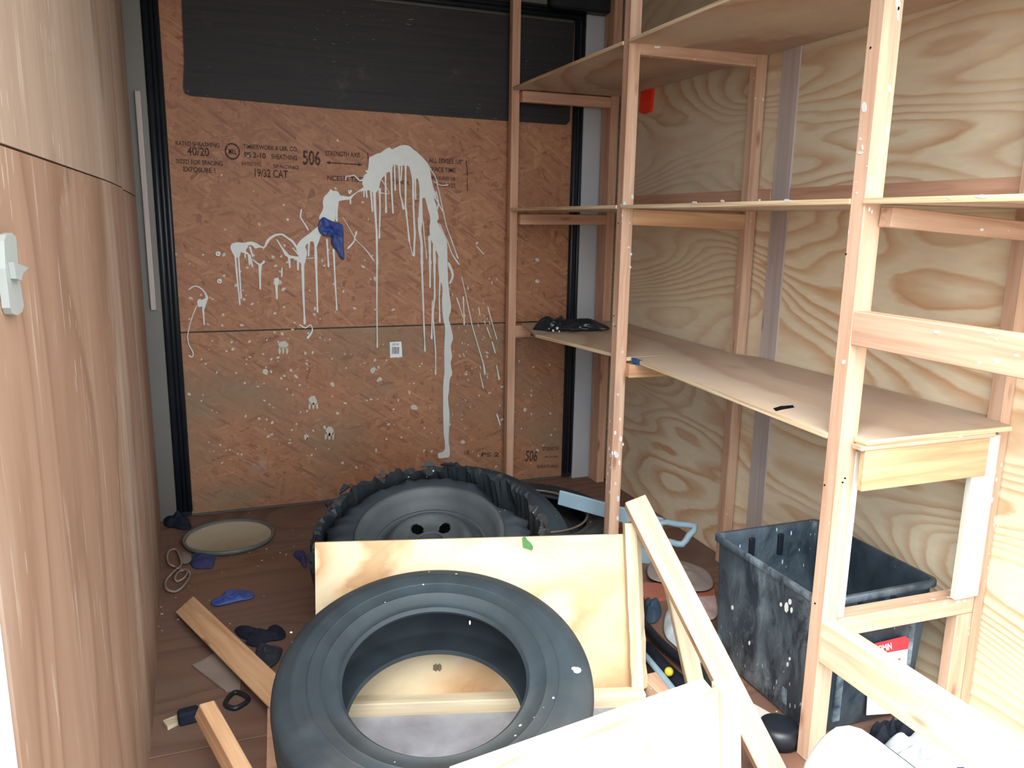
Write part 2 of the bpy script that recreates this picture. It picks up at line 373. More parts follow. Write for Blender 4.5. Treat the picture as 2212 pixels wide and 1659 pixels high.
M_LABR = plain('label_red', col(200, 50, 62), .4, .4)
M_TAPE = plain('blue_tape', col(34, 92, 150), .6, .3)
M_EDGE = N('plywood_edge', .7, .2)
_g = M_EDGE.noise(M_EDGE.map((3, 3, 160)), 1, 4, .6); M_EDGE.color(M_EDGE.ramp(_g, [(.3, col(164, 128, 92)), (.5, col(206, 182, 146)), (.7, col(224, 210, 184))])); M_EDGE = M_EDGE.m
X0_ = 1.150
def tote_mat():
    s = N('tote_plastic', .42, .5)
    n = s.noise(s.tc, 5, 5, .6, .6); c = s.mix(s.ramp(n, [(.35, 0.0), (.7, 1.0)]), col(30, 39, 49), col(52, 66, 78))
    sc = s.noise(s.map((9, 14, 6), (0.6, 0, 0)), 1.0, 8, .72, .5); m2 = s.noise(s.tc, 4.0, 2)
    gx = s.n('SeparateXYZ'); s.l(s.tc, gx.inputs[0]); inner = s.math('LESS_THAN', gx.outputs[0], X0_+.03)
    f = s.math('MULTIPLY', s.math('MULTIPLY', s.ramp(sc, [(.42, 0.0), (.64, .9)]), s.ramp(m2, [(.38, .25), (.56, .95)])), s.math('ADD', s.math('MULTIPLY', inner, .7), .3))
    c = s.mix(f, c, col(150, 168, 178)); c = s.mix(s.flecks(75, .2, (1, 1.2, .35)), c, col(190, 202, 208))
    s.color(c); s.bump(sc, .1, .001); return s.m
M_TOTE = tote_mat()
M_GROUND = plain('gravel', col(120, 116, 110), .9, .2, var=.5, vs=20)

# ================================================================ THE TRAILER SHELL
BK = 3.04; XR = 1.56; ZC = 2.02; Y0 = .72
def xl(y): return -.18 if y < 1.7 else -.18 - .047*((y-1.7)/1.32)**1.25
fl = empty('floor', (.7, 1.9, 0), kind='structure')
box('plywood_sheet', (-.30, 1.62, -.03), (XR+.02, BK+.08, 0), M_PLYF, fl)
box('plywood_sheet', (-.30, .60, -.03), (XR+.02, 1.617, 0), M_PLYF, fl)
bm = bmesh.new(); add_box(bm, (-6, -6, -.52), (8, .60, -.48)); props(bm_obj('ground', bm, M_GROUND), kind='structure')
bm = bmesh.new(); add_box(bm, (-.34, Y0-.05, ZC), (XR+.06, BK+.1, ZC+.03)); props(bm_obj('ceiling', bm, M_PLYC), kind='structure')

# ---- left wall: four sheets of thin plywood on a slightly bowed frame
wl = empty('wall_left', (-.25, 1.8, 0), kind='structure')
def bowed(name, y0, y1, z0, z1, off, mat, n=12):
    bm = bmesh.new(); g = []
    for i in range(n+1):
        y = y0+(y1-y0)*i/n; x = xl(y)-off
        g.append([bm.verts.new((x, y, z0)), bm.verts.new((x, y, z1)), bm.verts.new((x-.006, y, z1)), bm.verts.new((x-.006, y, z0))])
    for a, b in zip(g, g[1:]):
        for k in range(4): bm.faces.new((a[k], a[(k+1) % 4], b[(k+1) % 4], b[k]))
    bm.faces.new(g[0]); bm.faces.new(g[-1][::-1]); return bm_obj(name, bm, mat, wl)
bowed('plywood_sheet', Y0, 2.165, 0, 1.162, 0, M_LL); bowed('plywood_sheet', 2.173, 2.99, 0, 1.160, .004, M_LL)
bowed('plywood_sheet', Y0, 2.165, 1.165, ZC, .001, M_LU); bowed('plywood_sheet', 2.173, 2.99, 1.163, ZC, .003, M_LU)
bowed('wall_core', Y0, BK+.02, 0, ZC, .012, M_ALUG)
box('wood_strip', (-.210, 3.0, .78), (-.193, 3.02, 1.50), M_GREYB, wl)
# ---- right wall
wr = empty('wall_right', (XR+.03, 1.8, 0), kind='structure')
box('plywood_sheet', (XR, Y0, 0), (XR+.012, 1.93, 1.166), M_PLYR, wr); box('plywood_sheet', (XR, 1.933, 0), (XR+.012, BK, 1.166), M_PLYR, wr)
box('plywood_sheet', (XR, Y0, 1.169), (XR+.012, 1.93, ZC), M_PLYR2, wr); box('plywood_sheet', (XR, 1.933, 1.169), (XR+.012, BK, ZC), M_PLYR2, wr)
box('wall_core', (XR+.013, Y0, 0), (XR+.05, BK+.08, ZC), M_ALUG, wr)
box('joint_strip', (XR-.005, 1.915, 0), (XR+.001, 1.99, 1.62), M_GREYB, wr)
box('ledger_strip', (XR-.006, .74, 1.155), (XR+.001, 1.91, 1.206), M_BRN, wr); box('ledger_strip', (XR-.006, 1.995, 1.155), (XR+.001, BK-.06, 1.206), M_BRN, wr)
# fix grain for the big wall sheets: their texture space must run along the wall, so bake the transform into the mesh
for o in list(wr.children)+list(fl.children):
    if o.name.startswith('plywood'):
        o.data.transform(o.matrix_basis); o.matrix_basis = Matrix.Identity(4)

# ---- back wall: a ramp door skinned with two OSB sheets and a black board
wb = empty('wall_back', (.6, BK+.03, 0), kind='structure')
def W(px, py, d=0.0): return on(px, py, 1, BK-d)
zs = W(740, 707).z
XA, XB = W(357, 300).x, W(1222, 500).x
box('door_core', (-.30, BK+.012, 0), (XR+.05, BK+.06, ZC), M_ALUG, wb)
box('osb_sheet', (XA-.03, BK, .012), (XB+.03, BK+.010, zs-.002), M_OSB2, wb)
box('osb_sheet', (XA-.03, BK-.006, zs+.001), (XB+.03, BK+.008, 1.86), M_OSB, wb)
for o in list(wb.children):
    if o.name.startswith('osb'): o.data.transform(o.matrix_basis); o.matrix_basis = Matrix.Identity(4)
# black board with rounded lower corners
pb = [(390, 3), (396, 190), (400, 202), (412, 207), (700, 233), (1090, 261), (1222, 270), (1229, 262), (1240, 50), (1100, 28), (960, 12), (700, -20), (390, -60)]
P3 = [W(*p, .006) for p in pb]
for i in (10, 11, 12): P3[i].z = 1.862
P3[0].z = 1.6
P3[9].z = min(P3[9].z, 1.862); P3[8].z = min(P3[8].z, 1.862)
plate('black_board', [Vector((p.x, BK-.007, p.z)) for p in P3], (0, -1, 0), -.006, M_BLKP, wb)
# rubber seals, three ridges each side, one along the top
def seal(x0, z0, x1, z1, r, nm='rubber_seal'):
    bm = bmesh.new(); tube_into(bm, [(x0, BK-.012, z0), ((x0+x1)/2, BK-.013, (z0+z1)/2), (x1, BK-.012, z1)], r, 10)
    bm_obj(nm, bm, M_SEAL, wb, None, True)
sa, sb = W(330, 300).x, W(357, 300).x
for k, r in ((0, .011), (.45, .008), (.85, .010)):
    seal(sa+(sb-sa)*k+.004, .03, sa+(sb-sa)*k+.004, 1.895, r)
box('seal_backing', (sa-.006, BK-.008, .01), (sb+.004, BK-.001, 1.90), M_SEAL, wb)
sc_, sd_ = W(1237, 300).x, W(1252, 300).x
for k, r in ((.1, .010), (.95, .007)): seal(sc_+(sd_-sc_)*k, .03, sc_+(sd_-sc_)*k, 1.90, r)
box('seal_backing', (sc_-.008, BK-.008, .01), (sd_+.006, BK-.001, 1.90), M_SEAL, wb)
for z, r in ((1.882, .010), (1.899, .007)): seal(sa, z, sd_, z, r)
# shadow line at the joint between the two sheets, painted dark green
box('joint', (XA, BK-.0005, zs-.004), (XB, BK+.004, zs+.0015), plain('joint_shadow_green', col(40, 58, 50), .8), wb, 0)
# aluminium posts and header round the door
tr = bm = bmesh.new(); add_box(bm, (-.30, BK-.018, 0), (sa-.008, BK+.01, ZC), .002); props(bm_obj('trim_1', bm, M_ALUG), kind='structure')
bm = bmesh.new(); add_box(bm, (sd_+.008, BK-.014, 0), (XR+.01, BK+.01, ZC), .002); props(bm_obj('trim_2', bm, M_ALU), kind='structure')
bm = bmesh.new(); add_box(bm, (sa-.007, BK-.03, 1.912), (W(1176, 10).x, BK+.01, ZC), .002); props(bm_obj('trim_3', bm, M_ALUG), kind='structure')
bm = bmesh.new(); add_box(bm, (W(1178, 10).x, BK-.07, 1.895), (1.50, BK-.016, ZC-.002), .008); props(bm_obj('trim_4', bm, M_SEAL), kind='structure')
# white outer frame of the doorway beside the camera
bm = bmesh.new(); add_box(bm, (-.30, Y0-.10, -.05), (xl(.8)-.002, Y0-.002, ZC+.03), .004); props(bm_obj('trim_5', bm, M_WHT), kind='structure')
bm = bmesh.new(); add_box(bm, (XR, Y0-.07, -.05), (XR+.06, Y0-.005, ZC+.03), .004); props(bm_obj('trim_6', bm, M_WHT), kind='structure')

# ---- flat print on the OSB
def stencil(txt, px0, px1, py, hpx, slope=.055, d=.0068, mat=None, parent=None):
    p0 = W(px0, py, d); p1 = W(px1, py+(px1-px0)*slope, d)
    h = abs(W(px0, py-hpx/2, d).z - W(px0, py+hpx/2, d).z)
    cu = bpy.data.curves.new('t', 'FONT'); cu.body = txt; cu.size = 1; cu.align_x = 'LEFT'; cu.offset = .021
    ob = bpy.data.objects.new('t', cu); C.objects.link(ob); bpy.context.view_layer.update()
    me = bpy.data.meshes.new_from_object(ob.evaluated_get(bpy.context.evaluated_depsgraph_get())); bpy.data.objects.remove(ob)
    xs = [v.co.x for v in me.vertices]; ys = [v.co.y for v in me.vertices]; sx = (p1-p0).length/(max(xs)-min(xs)); sy = h/(max(ys)-min(ys))
    ang = math.atan2(p1.z-p0.z, p1.x-p0.x)
    for v in me.vertices:
        X = (v.co.x-min(xs))*sx; Z = (v.co.y-(min(ys)+max(ys))/2)*sy
        v.co = Vector((p0.x+X*math.cos(ang)-Z*math.sin(ang), p0.y, p0.z+X*math.sin(ang)+Z*math.cos(ang)))
    me.materials.clear()
    return link('stencil_print', me, mat or M_INK, parent or wb)
for a in (("RATED SHEATHING", 379, 474, 309, 10), ("40/20", 404, 452, 326, 19), ("SIZED FOR SPACING", 380, 481, 348, 10), ("EXPOSURE 1", 396, 465, 365, 11),
          ("TIMBERWORK & LBR. CO.", 525, 643, 316, 10), ("PS 2-10", 528, 574, 334, 12), ("SHEATHING", 586, 642, 338, 11), ("RATED STG.", 522, 566, 353, 8), ("SPACING", 590, 645, 359, 8),
          ("19/32 CAT", 550, 622, 373, 18), ("506", 654, 692, 340, 32), ("STRENGTH AXIS", 703, 778, 331, 11), ("NCES15 TILES", 707, 788, 384, 11),
          ("ALL EDGES 1/8\"", 926, 1000, 346, 11), ("SPACE TIME", 928, 984, 365, 10), ("MEASURED 1/8", 932, 983, 384, 8), ("19/32-9/32", 940, 984, 399, 9), ("THICK", 848, 886, 393, 9)):
    stencil(*a)
stencil("506", 1135, 1161, 985, 24, 0, .0008); stencil("STRENGTH", 1172, 1206, 970, 8, -.03, .0008); stencil("AXIS", 1175, 1205, 987, 4, -.02, .0008); stencil("1/8", 1003, 1013, 978, 9, 0, .0008); stencil("PS 2", 1040, 1078, 982, 9, 0, .0008); stencil("SHEATHING", 1160, 1206, 1008, 7, -.02, .0008)
stencil("MILL", 487+7, 511, 327, 12, .03)
c0 = W(502, 327, .0068); bm = bmesh.new(); R1 = abs(W(519, 327).x-W(486, 327).x)/2
lathe(bm, [(R1, 0), (R1*.80, 0), (R1*.80, .0006), (R1, .0006)], 40)
for v in bm.verts: v.co = Vector((c0.x+v.co.x, c0.y-v.co.z, c0.z+v.co.y*1.12))
bm_obj('stencil_ring', bm, M_INK, wb)
a0, a1 = W(703, 351, .0068), W(784, 356, .0068); dx = (a1-a0); up = Vector((0, 0, .0035))
plate('stencil_arrow', [a0, a0+dx*.13+up*1.7, a0+dx*.13+up*.6, a1-dx*.13+up*.6, a1-dx*.13+up*1.7, a1, a1-dx*.13-up*1.7, a1-dx*.13-up*.6, a0+dx*.13-up*.6, a0+dx*.13-up*1.7], (0, -1, 0), -.0006, M_INK, wb)
for (xa, ya, xb, yb) in ((793, 330, 797, 366), (1006, 347, 1009, 380), (1008, 384, 1009, 412)):
    p, q = W(xa, ya, .0068), W(xb, yb, .0068); sd2 = Vector((.0035, 0, 0))
    plate('stencil_bar', [p, p+sd2, q+sd2, q], (0, -1, 0), -.0006, M_INK, wb)

# ---- the spilled white paint, one raised skin of paint on the sheet
bmP = bmesh.new(); ix = [0]
def skin(pts, t=.0022):
    ix[0] += 1; d = .0075+.00004*ix[0]
    P = [W(x, y, d) for x, y in pts]
    if len(P) > 4: P = smooth_path(P, 3, True)
    a = [bmP.verts.new(p) for p in P]; b = [bmP.verts.new(p+Vector((0, t+.006, 0))) for p in P]
    bmP.faces.new(a)
    for i in range(len(P)): bmP.faces.new((a[i], b[i], b[(i+1) % len(P)], a[(i+1) % len(P)]))
def stroke(pts, w0, w1=None, bead=True):
    w1 = w0 if w1 is None else w1; P = [Vector((x, y)) for x, y in pts]; n = len(P); L = []; R = []
    Q = []
    for a, b in zip(P, P[1:]):
        k = max(1, int((b-a).length/14))
        for j in range(k): Q.append(a+(b-a)*j/k)
    Q.append(P[-1]); n = len(Q)
    for i, p in enumerate(Q):
        t = (Q[min(n-1, i+1)]-Q[max(0, i-1)]); t.normalize(); nn = Vector((-t.y, t.x)); w = w0+(w1-w0)*i/(n-1)
        w *= 1+.35*noise.noise(Vector((p.x*.11, p.y*.07, ix[0]*.3)))
        if bead and i == n-1: w *= 1.4
        L.append(p+nn*w/2); R.append(p-nn*w/2)
    skin([tuple(p) for p in L]+[tuple(p) for p in R[::-1]], .0016)
c2 = lambda L: [(660+x/5.53, 270+y/5.53) for x, y in L]
c7 = lambda L: [(740+x/3.317, 500+y/3.317) for x, y in L]
c6 = lambda L: [(380+x/4.608, 500+y/4.608) for x, y in L]
c1 = lambda L: [(360+x/5.53, 270+y/5.53) for x, y in L]
skin(c2([(690, 730), (680, 680), (700, 600), (735, 575), (712, 545), (748, 530), (758, 400), (790, 375), (850, 345), (900, 330), (940, 300), (1000, 268), (1030, 290), (1080, 270), (1120, 250), (1190, 238), (1250, 258), (1290, 295), (1330, 320), (1360, 350), (1420, 410), (1480, 500), (1500, 620), (1525, 740), (1562, 850), (1535, 880), (1560, 950), (1592, 1110), (1575, 1160)])
     + c7([(740, 40), (750, 120), (752, 230), (758, 370), (765, 440), (778, 550), (762, 620), (775, 680), (792, 765), (776, 820), (785, 900), (774, 940), (785, 1020), (768, 1060), (762, 1150), (755, 1200), (766, 1300), (764, 1400), (760, 1500), (768, 1560), (765, 1612), (735, 1622), (690, 1625), (686, 1595), (722, 1578), (735, 1540), (725, 1450), (722, 1350), (720, 1200), (722, 1080), (730, 1000), (728, 850), (735, 700), (720, 620), (712, 500), (716, 400), (692, 330), (685, 250), (684, 190)])
     + c2([(1585, 1560), (1530, 1440), (1492, 1340), (1480, 1230), (1490, 1120), (1455, 980), (1430, 885), (1412, 870), (1395, 900), (1400, 1130), (1378, 1180), (1350, 1080), (1360, 900), (1362, 760), (1340, 640), (1310, 660), (1275, 655), (1255, 560), (1230, 490), (1170, 485), (1110, 490), (1050, 470), (1030, 570), (985, 560), (955, 600), (905, 645), (880, 740), (850, 800), (800, 800), (750, 775)]))
skin(c1([(1865, 930), (1880, 860), (1910, 830), (1945, 790), (1958, 765), (1985, 785), (2040, 792), (2075, 850), (2060, 900), (2045, 1000), (2035, 1060), (2005, 1140), (1960, 1180), (1870, 1170), (1820, 1110), (1870, 1000)]))
skin(c2([(385, 850), (450, 845), (520, 855), (580, 820), (640, 780), (700, 735), (740, 700), (760, 770), (690, 790), (630, 800), (570, 850), (540, 885), (440, 900), (385, 905)]))
skin(c6([(545, 170), (555, 125), (610, 108), (680, 113), (740, 100), (800, 115), (850, 145), (880, 145), (900, 90), (950, 45), (1010, 22), (1070, 25), (1110, 55), (1160, 85), (1210, 150), (1212, 172), (1195, 165), (1150, 105), (1090, 60), (1050, 38), (1000, 45), (950, 75), (915, 120), (885, 162), (830, 160), (790, 170), (760, 140), (720, 140), (700, 180), (650, 200), (635, 250), (600, 258), (572, 230)]))
skin(c6([(1090, 215), (1130, 235), (1200, 250), (1230, 245), (1215, 215), (1198, 180), (1215, 120), (1260, 70), (1330, 20), (1400, -40), (1450, -70), (1460, 0), (1440, 50), (1415, 120), (1392, 170), (1375, 110), (1340, 100), (1300, 130), (1288, 160), (1305, 200), (1295, 270), (1280, 330), (1262, 390), (1248, 330), (1225, 300), (1170, 270), (1120, 265)]))
skin(c6([(215, 685), (235, 672), (260, 680), (290, 665), (318, 650), (312, 690), (300, 725), (284, 770), (262, 750), (225, 752), (215, 730)]))
for L, a, b in ((c6([(130, 578), (180, 545), (240, 560), (290, 610), (312, 670)]), 2, 4), (c6([(205, 745), (170, 830), (140, 920), (115, 1050), (130, 1130), (172, 1210), (158, 1250), (130, 1235)]), 1.6, 2.6), (c6([(270, 755), (282, 925)]), 4, 2),
                (c6([(590, 230), (612, 480), (637, 725)]), 4.5, 2.6), (c6([(622, 230), (650, 665)]), 3.5, 2.4), (c6([(690, 180), (690, 262)]), 3.5, 2.4), (c6([(735, 150), (768, 255)]), 4.5, 3), (c6([(660, 200), (720, 225), (735, 325)]), 4, 3), (c6([(735, 230), (765, 355)]), 3, 2.4), (c6([(765, 280), (835, 330), (880, 298)]), 2, 4.5),
                (c6([(840, 330), (836, 400), (840, 570)]), 7, 2.2), (c6([(1000, 470), (1000, 520), (1006, 670)]), 9, 2.2), (c6([(1056, 362), (1054, 450)]), 2.5, 2.5), (c6([(1008, 85), (1060, 170), (1105, 235)]), 2.2, 5),
                (c6([(1262, 340), (1268, 600), (1282, 915)]), 6.5, 3.2), (c6([(1388, 90), (1398, 400), (1410, 800)]), 6.5, 2.6), (c6([(1215, 280), (1216, 385)]), 4, 2.6), (c6([(1125, 250), (1135, 362)]), 4, 2.4), (c6([(1325, 100), (1320, 242)]), 4, 2.2), (c6([(1503, 80), (1520, 350)]), 3.8, 2.4), (c6([(1570, 180), (1585, 500), (1602, 780)]), 4.5, 2.4),
                (c6([(1160, 160), (1235, 250)]), 2, 2), (c6([(1300, 268), (1370, 265)]), 1.6, 1.2), (c6([(1235, 930), (1290, 960), (1340, 930), (1358, 990), (1310, 1060)]), 3, 3),
                (c2([(820, 780), (830, 1000), (850, 1300), (856, 1659)]), 6, 3.2), ([(814.5, 570), (814, 650), (815, 750)], 3.2, 2.2), (c2([(885, 760), (890, 1000), (882, 1350)]), 4.4, 2), (c2([(780, 790), (800, 1030)]), 4.5, 3), (c2([(955, 590), (962, 1045)]), 3.6, 3), (c2([(905, 650), (950, 720), (1000, 820), (880, 805)]), 1.6, 1.4),
                (c2([(1022, 540), (1030, 800), (1045, 1050)]), 4, 3), (c2([(1062, 470), (1072, 780)]), 3.2, 2.4), (c2([(1115, 480), (1130, 820), (1172, 1000)]), 3.6, 3), (c2([(1150, 490), (1140, 660)]), 3, 2), (c2([(1195, 470), (1195, 960), (1220, 1200), (1240, 1390)]), 4.6, 3), (c2([(1240, 1390), (1280, 1560)]), 1.4, 1.4),
                (c2([(1285, 640), (1290, 1000), (1305, 1300), (1295, 1560)]), 5, 3.4), (c2([(1312, 650), (1315, 880)]), 3.4, 2), (c2([(1372, 1100), (1365, 1260), (1385, 1400), (1390, 1659)]), 9, 4), ([(911, 560), (914, 650), (918, 758)], 4, 2.6),
                (c2([(1405, 1150), (1420, 1350), (1450, 1590)]), 2, 1.2), (c2([(1482, 1330), (1488, 1659)]), 6, 4), ([(929, 570), (929, 620)], 4, 2.6), (c2([(1535, 1430), (1542, 1659)]), 5, 4.5), ([(938.5, 570), (939, 640), (935, 680), (941, 760), (941, 808)], 4.5, 2.4), ([(951, 590), (949, 640), (950, 695)], 3.6, 2.4), ([(934, 650), (932.5, 731)], 2.4, 3),
                (c2([(535, 880), (537, 945)]), 3.4, 2.4), (c2([(700, 790), (698, 860)]), 3, 2), (c2([(725, 780), (735, 870)]), 3, 2), (c2([(480, 650), (490, 615), (540, 610), (580, 600), (620, 640), (660, 665), (705, 640)]), 2.4, 3), (c2([(515, 780), (525, 820), (545, 780)]), 3, 3), (c2([(370, 1010), (372, 1150)]), 4.4, 3),
                (c2([(450, 1110), (600, 1370), (720, 1490), (810, 1610)]), 1.2, 2), (c2([(610, 1275), (590, 1340), (580, 1390), (510, 1470)]), 3.4, 2.5), (c1([(1610, 1010), (1600, 1100), (1690, 1250)]), 3, 2),
                (c2([(1450, 450), (1560, 640), (1640, 1010), (1680, 1200), (1820, 1590)]), 1.6, 2.2), (c2([(1535, 850), (1585, 930), (1570, 1010)]), 3, 2), (c2([(1560, 800), (1600, 960), (1640, 1030)]), 2.4, 2), (c2([(1540, 680), (1620, 720), (1700, 715)]), 1.6, 1.6), (c2([(1600, 1180), (1700, 1400), (1750, 1540), (1830, 1659)]), 1.8, 2.4),
                (c2([(2045, 1450), (2130, 1545)]), 2, 2), (c7([(760, 230), (790, 310), (770, 370)]), 6, 3), (c7([(855, 330), (880, 440), (930, 680), (965, 800), (1010, 950), (1020, 1020)]), 1.5, 2.6), (c7([(866, 470), (872, 665)]), 2.6, 2), (c7([(820, 480), (862, 610)]), 2.6, 1.5), (c7([(975, 545), (985, 600)]), 2, 1.6), (c7([(1042, 545), (1070, 650), (1105, 770)]), 2.4, 1.6), (c7([(1070, 790), (1095, 872)]), 3, 1.6), (c7([(1104, 960), (1122, 1060)]), 2, 3), (c7([(985, 1020), (1008, 1120)]), 1.6, 1.6), (c7([(1105, 1310), (1130, 1390)]), 2.6, 1.6), (c7([(1035, 690), (1060, 760)]), 2.2, 1.5)):
    stroke(L, a, b)
props(bm_obj('paint_splatter', bmP, M_PAINT, wb), 'thick white paint splashed in an arch with long drips down the sheet')
bmF = bmesh.new()
def dab(px, py, r, el=1.0, d=.0075, ang=None):
    p = W(px, py, d if py < 705 else .0012); n = 7; a0 = random.uniform(0, 3) if ang is None else ang; rr = r/F*3.2
    vs = []
    for k in range(n):
        t = 2*PI*k/n; q = rr*random.uniform(.75, 1.2); X = q*math.cos(t)*el; Z = q*math.sin(t)
        vs.append(bmF.verts.new((p.x+X*math.cos(a0)-Z*math.sin(a0), p.y, p.z+X*math.sin(a0)+Z*math.cos(a0))))
    bmF.faces.new(vs)
random.seed(3)
for _ in range(150): dab(random.gauss(620, 130), random.gauss(690, 130), random.uniform(.8, 3), random.uniform(1, 1.8))
for _ in range(110): dab(random.uniform(430, 1200), random.uniform(760, 1010), random.uniform(.8, 2.8), random.uniform(1, 2))
for _ in range(60): dab(random.uniform(960, 1080), random.uniform(600, 900), random.uniform(.7, 1.6), random.uniform(2, 4), ang=-1.2)
for x, y, r in ((612, 745, 8), (718, 830, 4), (677, 865, 8), (712, 930, 9), (661, 945, 5), (1000, 955, 5), (590, 555, 3), (599, 610, 6), (612, 625, 4), (860, 770, 3), (740, 1000, 3), (573, 803, 5), (1134, 885, 4), (1160, 608, 3), (895, 880, 6), (805, 800, 6), (820, 820, 5)): dab(x, y, r, 1.3)
for x, y in ((612, 745), (677, 865), (712, 930)):
    for dx in (-8, 0, 8): dab(x+dx, y+12, 2.4, 3.2, ang=1.5)
for f in list(bmF.faces):
    if f.normal.y > 0: f.normal_flip()
props(bm_obj('paint_fleck', bmF, M_PAINT2, wb), kind='stuff')

# bolts, sticker
def bolt(px, py, d, r=.0095):
    bm = bmesh.new(); lathe(bm, [(0.0001, .006), (r*.35, .006), (r*.4, .0035), (r*.62, .0035), (r*.7, .0055), (r, .004), (r*1.02, 0), (.0001, 0)], 24, False)
    p = W(px, py, d); return bm_obj('bolt', bm, M_SCREW, wb, frame(p, (0, -1, 0)), True)
for x, y in ((471, 548), (474, 607), (1160, 561), (1160, 608)): bolt(x, y, .006)
bolt(621, 474, .006, .005)
stk = plate('sticker', [W(842, 739, .0018), W(867, 738, .0018), W(869, 771, .0018), W(843, 773, .0018)], (0, -1, 0), .0016, M_LABW, wb)
stencil("LOT 417", 848, 862, 744, 5, 0, .0021, M_INK, stk); stencil("IIIIIII", 847, 862, 757, 15, 0, .0021, M_INK, stk)

# ================================================================ SHELVING
S = empty('shelving_unit', (1.3, 2.0, 0), 'tall home-built shelving of pinkish studs and plywood boards along the right wall', 'shelving')
T = .035; XS = 1.108
FX, BX = XS, XR-.039
def post(x, y, z1, mat=M_STUD, dx=T, dy=T, z0=0): return box('post', (x, y, z0), (x+dx, y+dy, z1), mat, S)
post(XS, 1.157, 2.0, M_STUD, .042); post(XS, 2.075, 2.0); post(1.094, 2.968, 2.0, M_BRN, .032, .035)
B1x = on(1319, 250, 1, 2.94).x
post(B1x, 2.94, 2.0, M_BRN, .036, .078)
post(BX-.002, 2.055, 1.985); post(1.530, 1.157, 2.0, M_STUD, .028, .033)
post(XS, .26, 2.0); post(1.503, .26, 2.0)
# plywood shelf boards
def shelf(pts, z, th, lab=None):
    o = plate('shelf_board', [(x, y, z) for x, y in pts], (0, 0, 1), th, M_PLYS, S)
    o.data.materials.append(M_EDGE)
    for p in o.data.polygons: p.material_index = 1 if abs(p.normal.z) < .5 else 0
    return o
shelf([(XS-.003, .30), (XS-.003, 2.075), (XS+T, 2.075), (XS+T, 2.11), (1.104, 2.11), (1.096, 2.967), (1.126, 2.967), (1.126, 3.0), (1.50, 3.0), (XR-.007, 2.9), (XR-.007, .30)], 1.597, .010)
shelf([(XS-.004, .30), (XS-.004, 1.157), (XS+T, 1.157), (XS+T, 1.192), (XS-.004, 1.192), (XS-.004, 2.075), (XS+T, 2.075), (XS+T, 2.11), (1.104, 2.11), (1.094, 2.967), (1.50, 2.967), (XR-.007, 2.9), (XR-.007, .30)], 1.151, .010)
f1 = on(1157, 722, 2, .705); f2 = on(1319, 762, 2, .705)
shelf([(f1.x, f1.y), (f2.x, f2.y), (XS+T+.001, 2.09), (1.515, 2.09), (XR-.007, 2.9), (1.44, 2.93), (1.14, 2.93)], .705, .011)
g1 = on(1363, 772, 2, .705)
sh3 = shelf([(XS-.004, 1.192), (g1.x, g1.y), (1.50, g1.y+.01), (1.552, 1.98), (1.552, 1.172), (1.528, 1.172), (1.522, 1.124), (1.140, 1.124), (1.140, 1.155), (1.151, 1.155), (1.151, 1.192)], .705, .011)
tp = box('tape', (g1.x-.004, g1.y-.062, .692), (g1.x-.0005+.004, g1.y-.012, .7062), M_TAPE, sh3, 0)
sc0 = on(1690, 880, 2, .7055); plate('scuff_mark', [on(x, y, 2, .7055) for x, y in ((1670, 882), (1686, 877), (1713, 875), (1716, 880), (1692, 884), (1676, 888))], (0, 0, 1), .0004, M_HOLE, sh3)
# cross rails carrying the boards
def rail(a, b, mat=M_STUD2, wd=.036, th=.03): return beam('rail', a, b, wd, th, (0, 0, 1), mat, S)
rail((1.127, 2.955, 1.563), (B1x, 2.955, 1.563), M_BRN, .04); rail((1.127, 2.955, 1.108), (B1x, 2.955, 1.112), M_BRN, .04); rail((1.118, 2.985, .665), (1.45, 2.985, .672), M_BRN, .05)
pa = on(1390, 97, 1, 2.075); pb_ = on(1642, 124, 1, 2.06)
rail((XS+T, 2.09, pa.z-.002), (BX, 2.075, pb_.z-.004), M_STUD, .046)
rail((XS+T, 2.09, 1.118), (BX, 2.075, 1.110), M_STUD2, .046); rail((XS+T, 2.07, .668), (BX, 2.07, .660), M_STUD2, .04)
rail((XS+T, 1.140, on(1905, 468, 1, 1.13).z), (1.53, 1.140, on(2205, 502, 1, 1.13).z), M_STUD, .036)
rail((XS+T, 1.140, 1.57), (1.53, 1.140, 1.57), M_STUD, .04)
box('end_board', (1.142, 1.126, .602), (1.467, 1.140, .683), M_STUD2, S); box('shelf_cleat', (1.130, 1.125, .6835), (1.48, 1.150, .6935), M_STUD, S)
beam('end_board', (1.151, 1.1775, .298), (1.528, 1.1775, .292), .042, .041, (0, 0, 1), M_STUD, S)
box('support_strip', (1.151, 1.158, .320), (1.165, 1.192, .673), M_STUDW, S)
box('support_strip', (1.449, 1.141, .320), (1.516, 1.1555, .682), M_STUDW, S); box('support_strip', (1.484, 1.158, 0), (1.529, 1.185, .270), M_STUD, S)
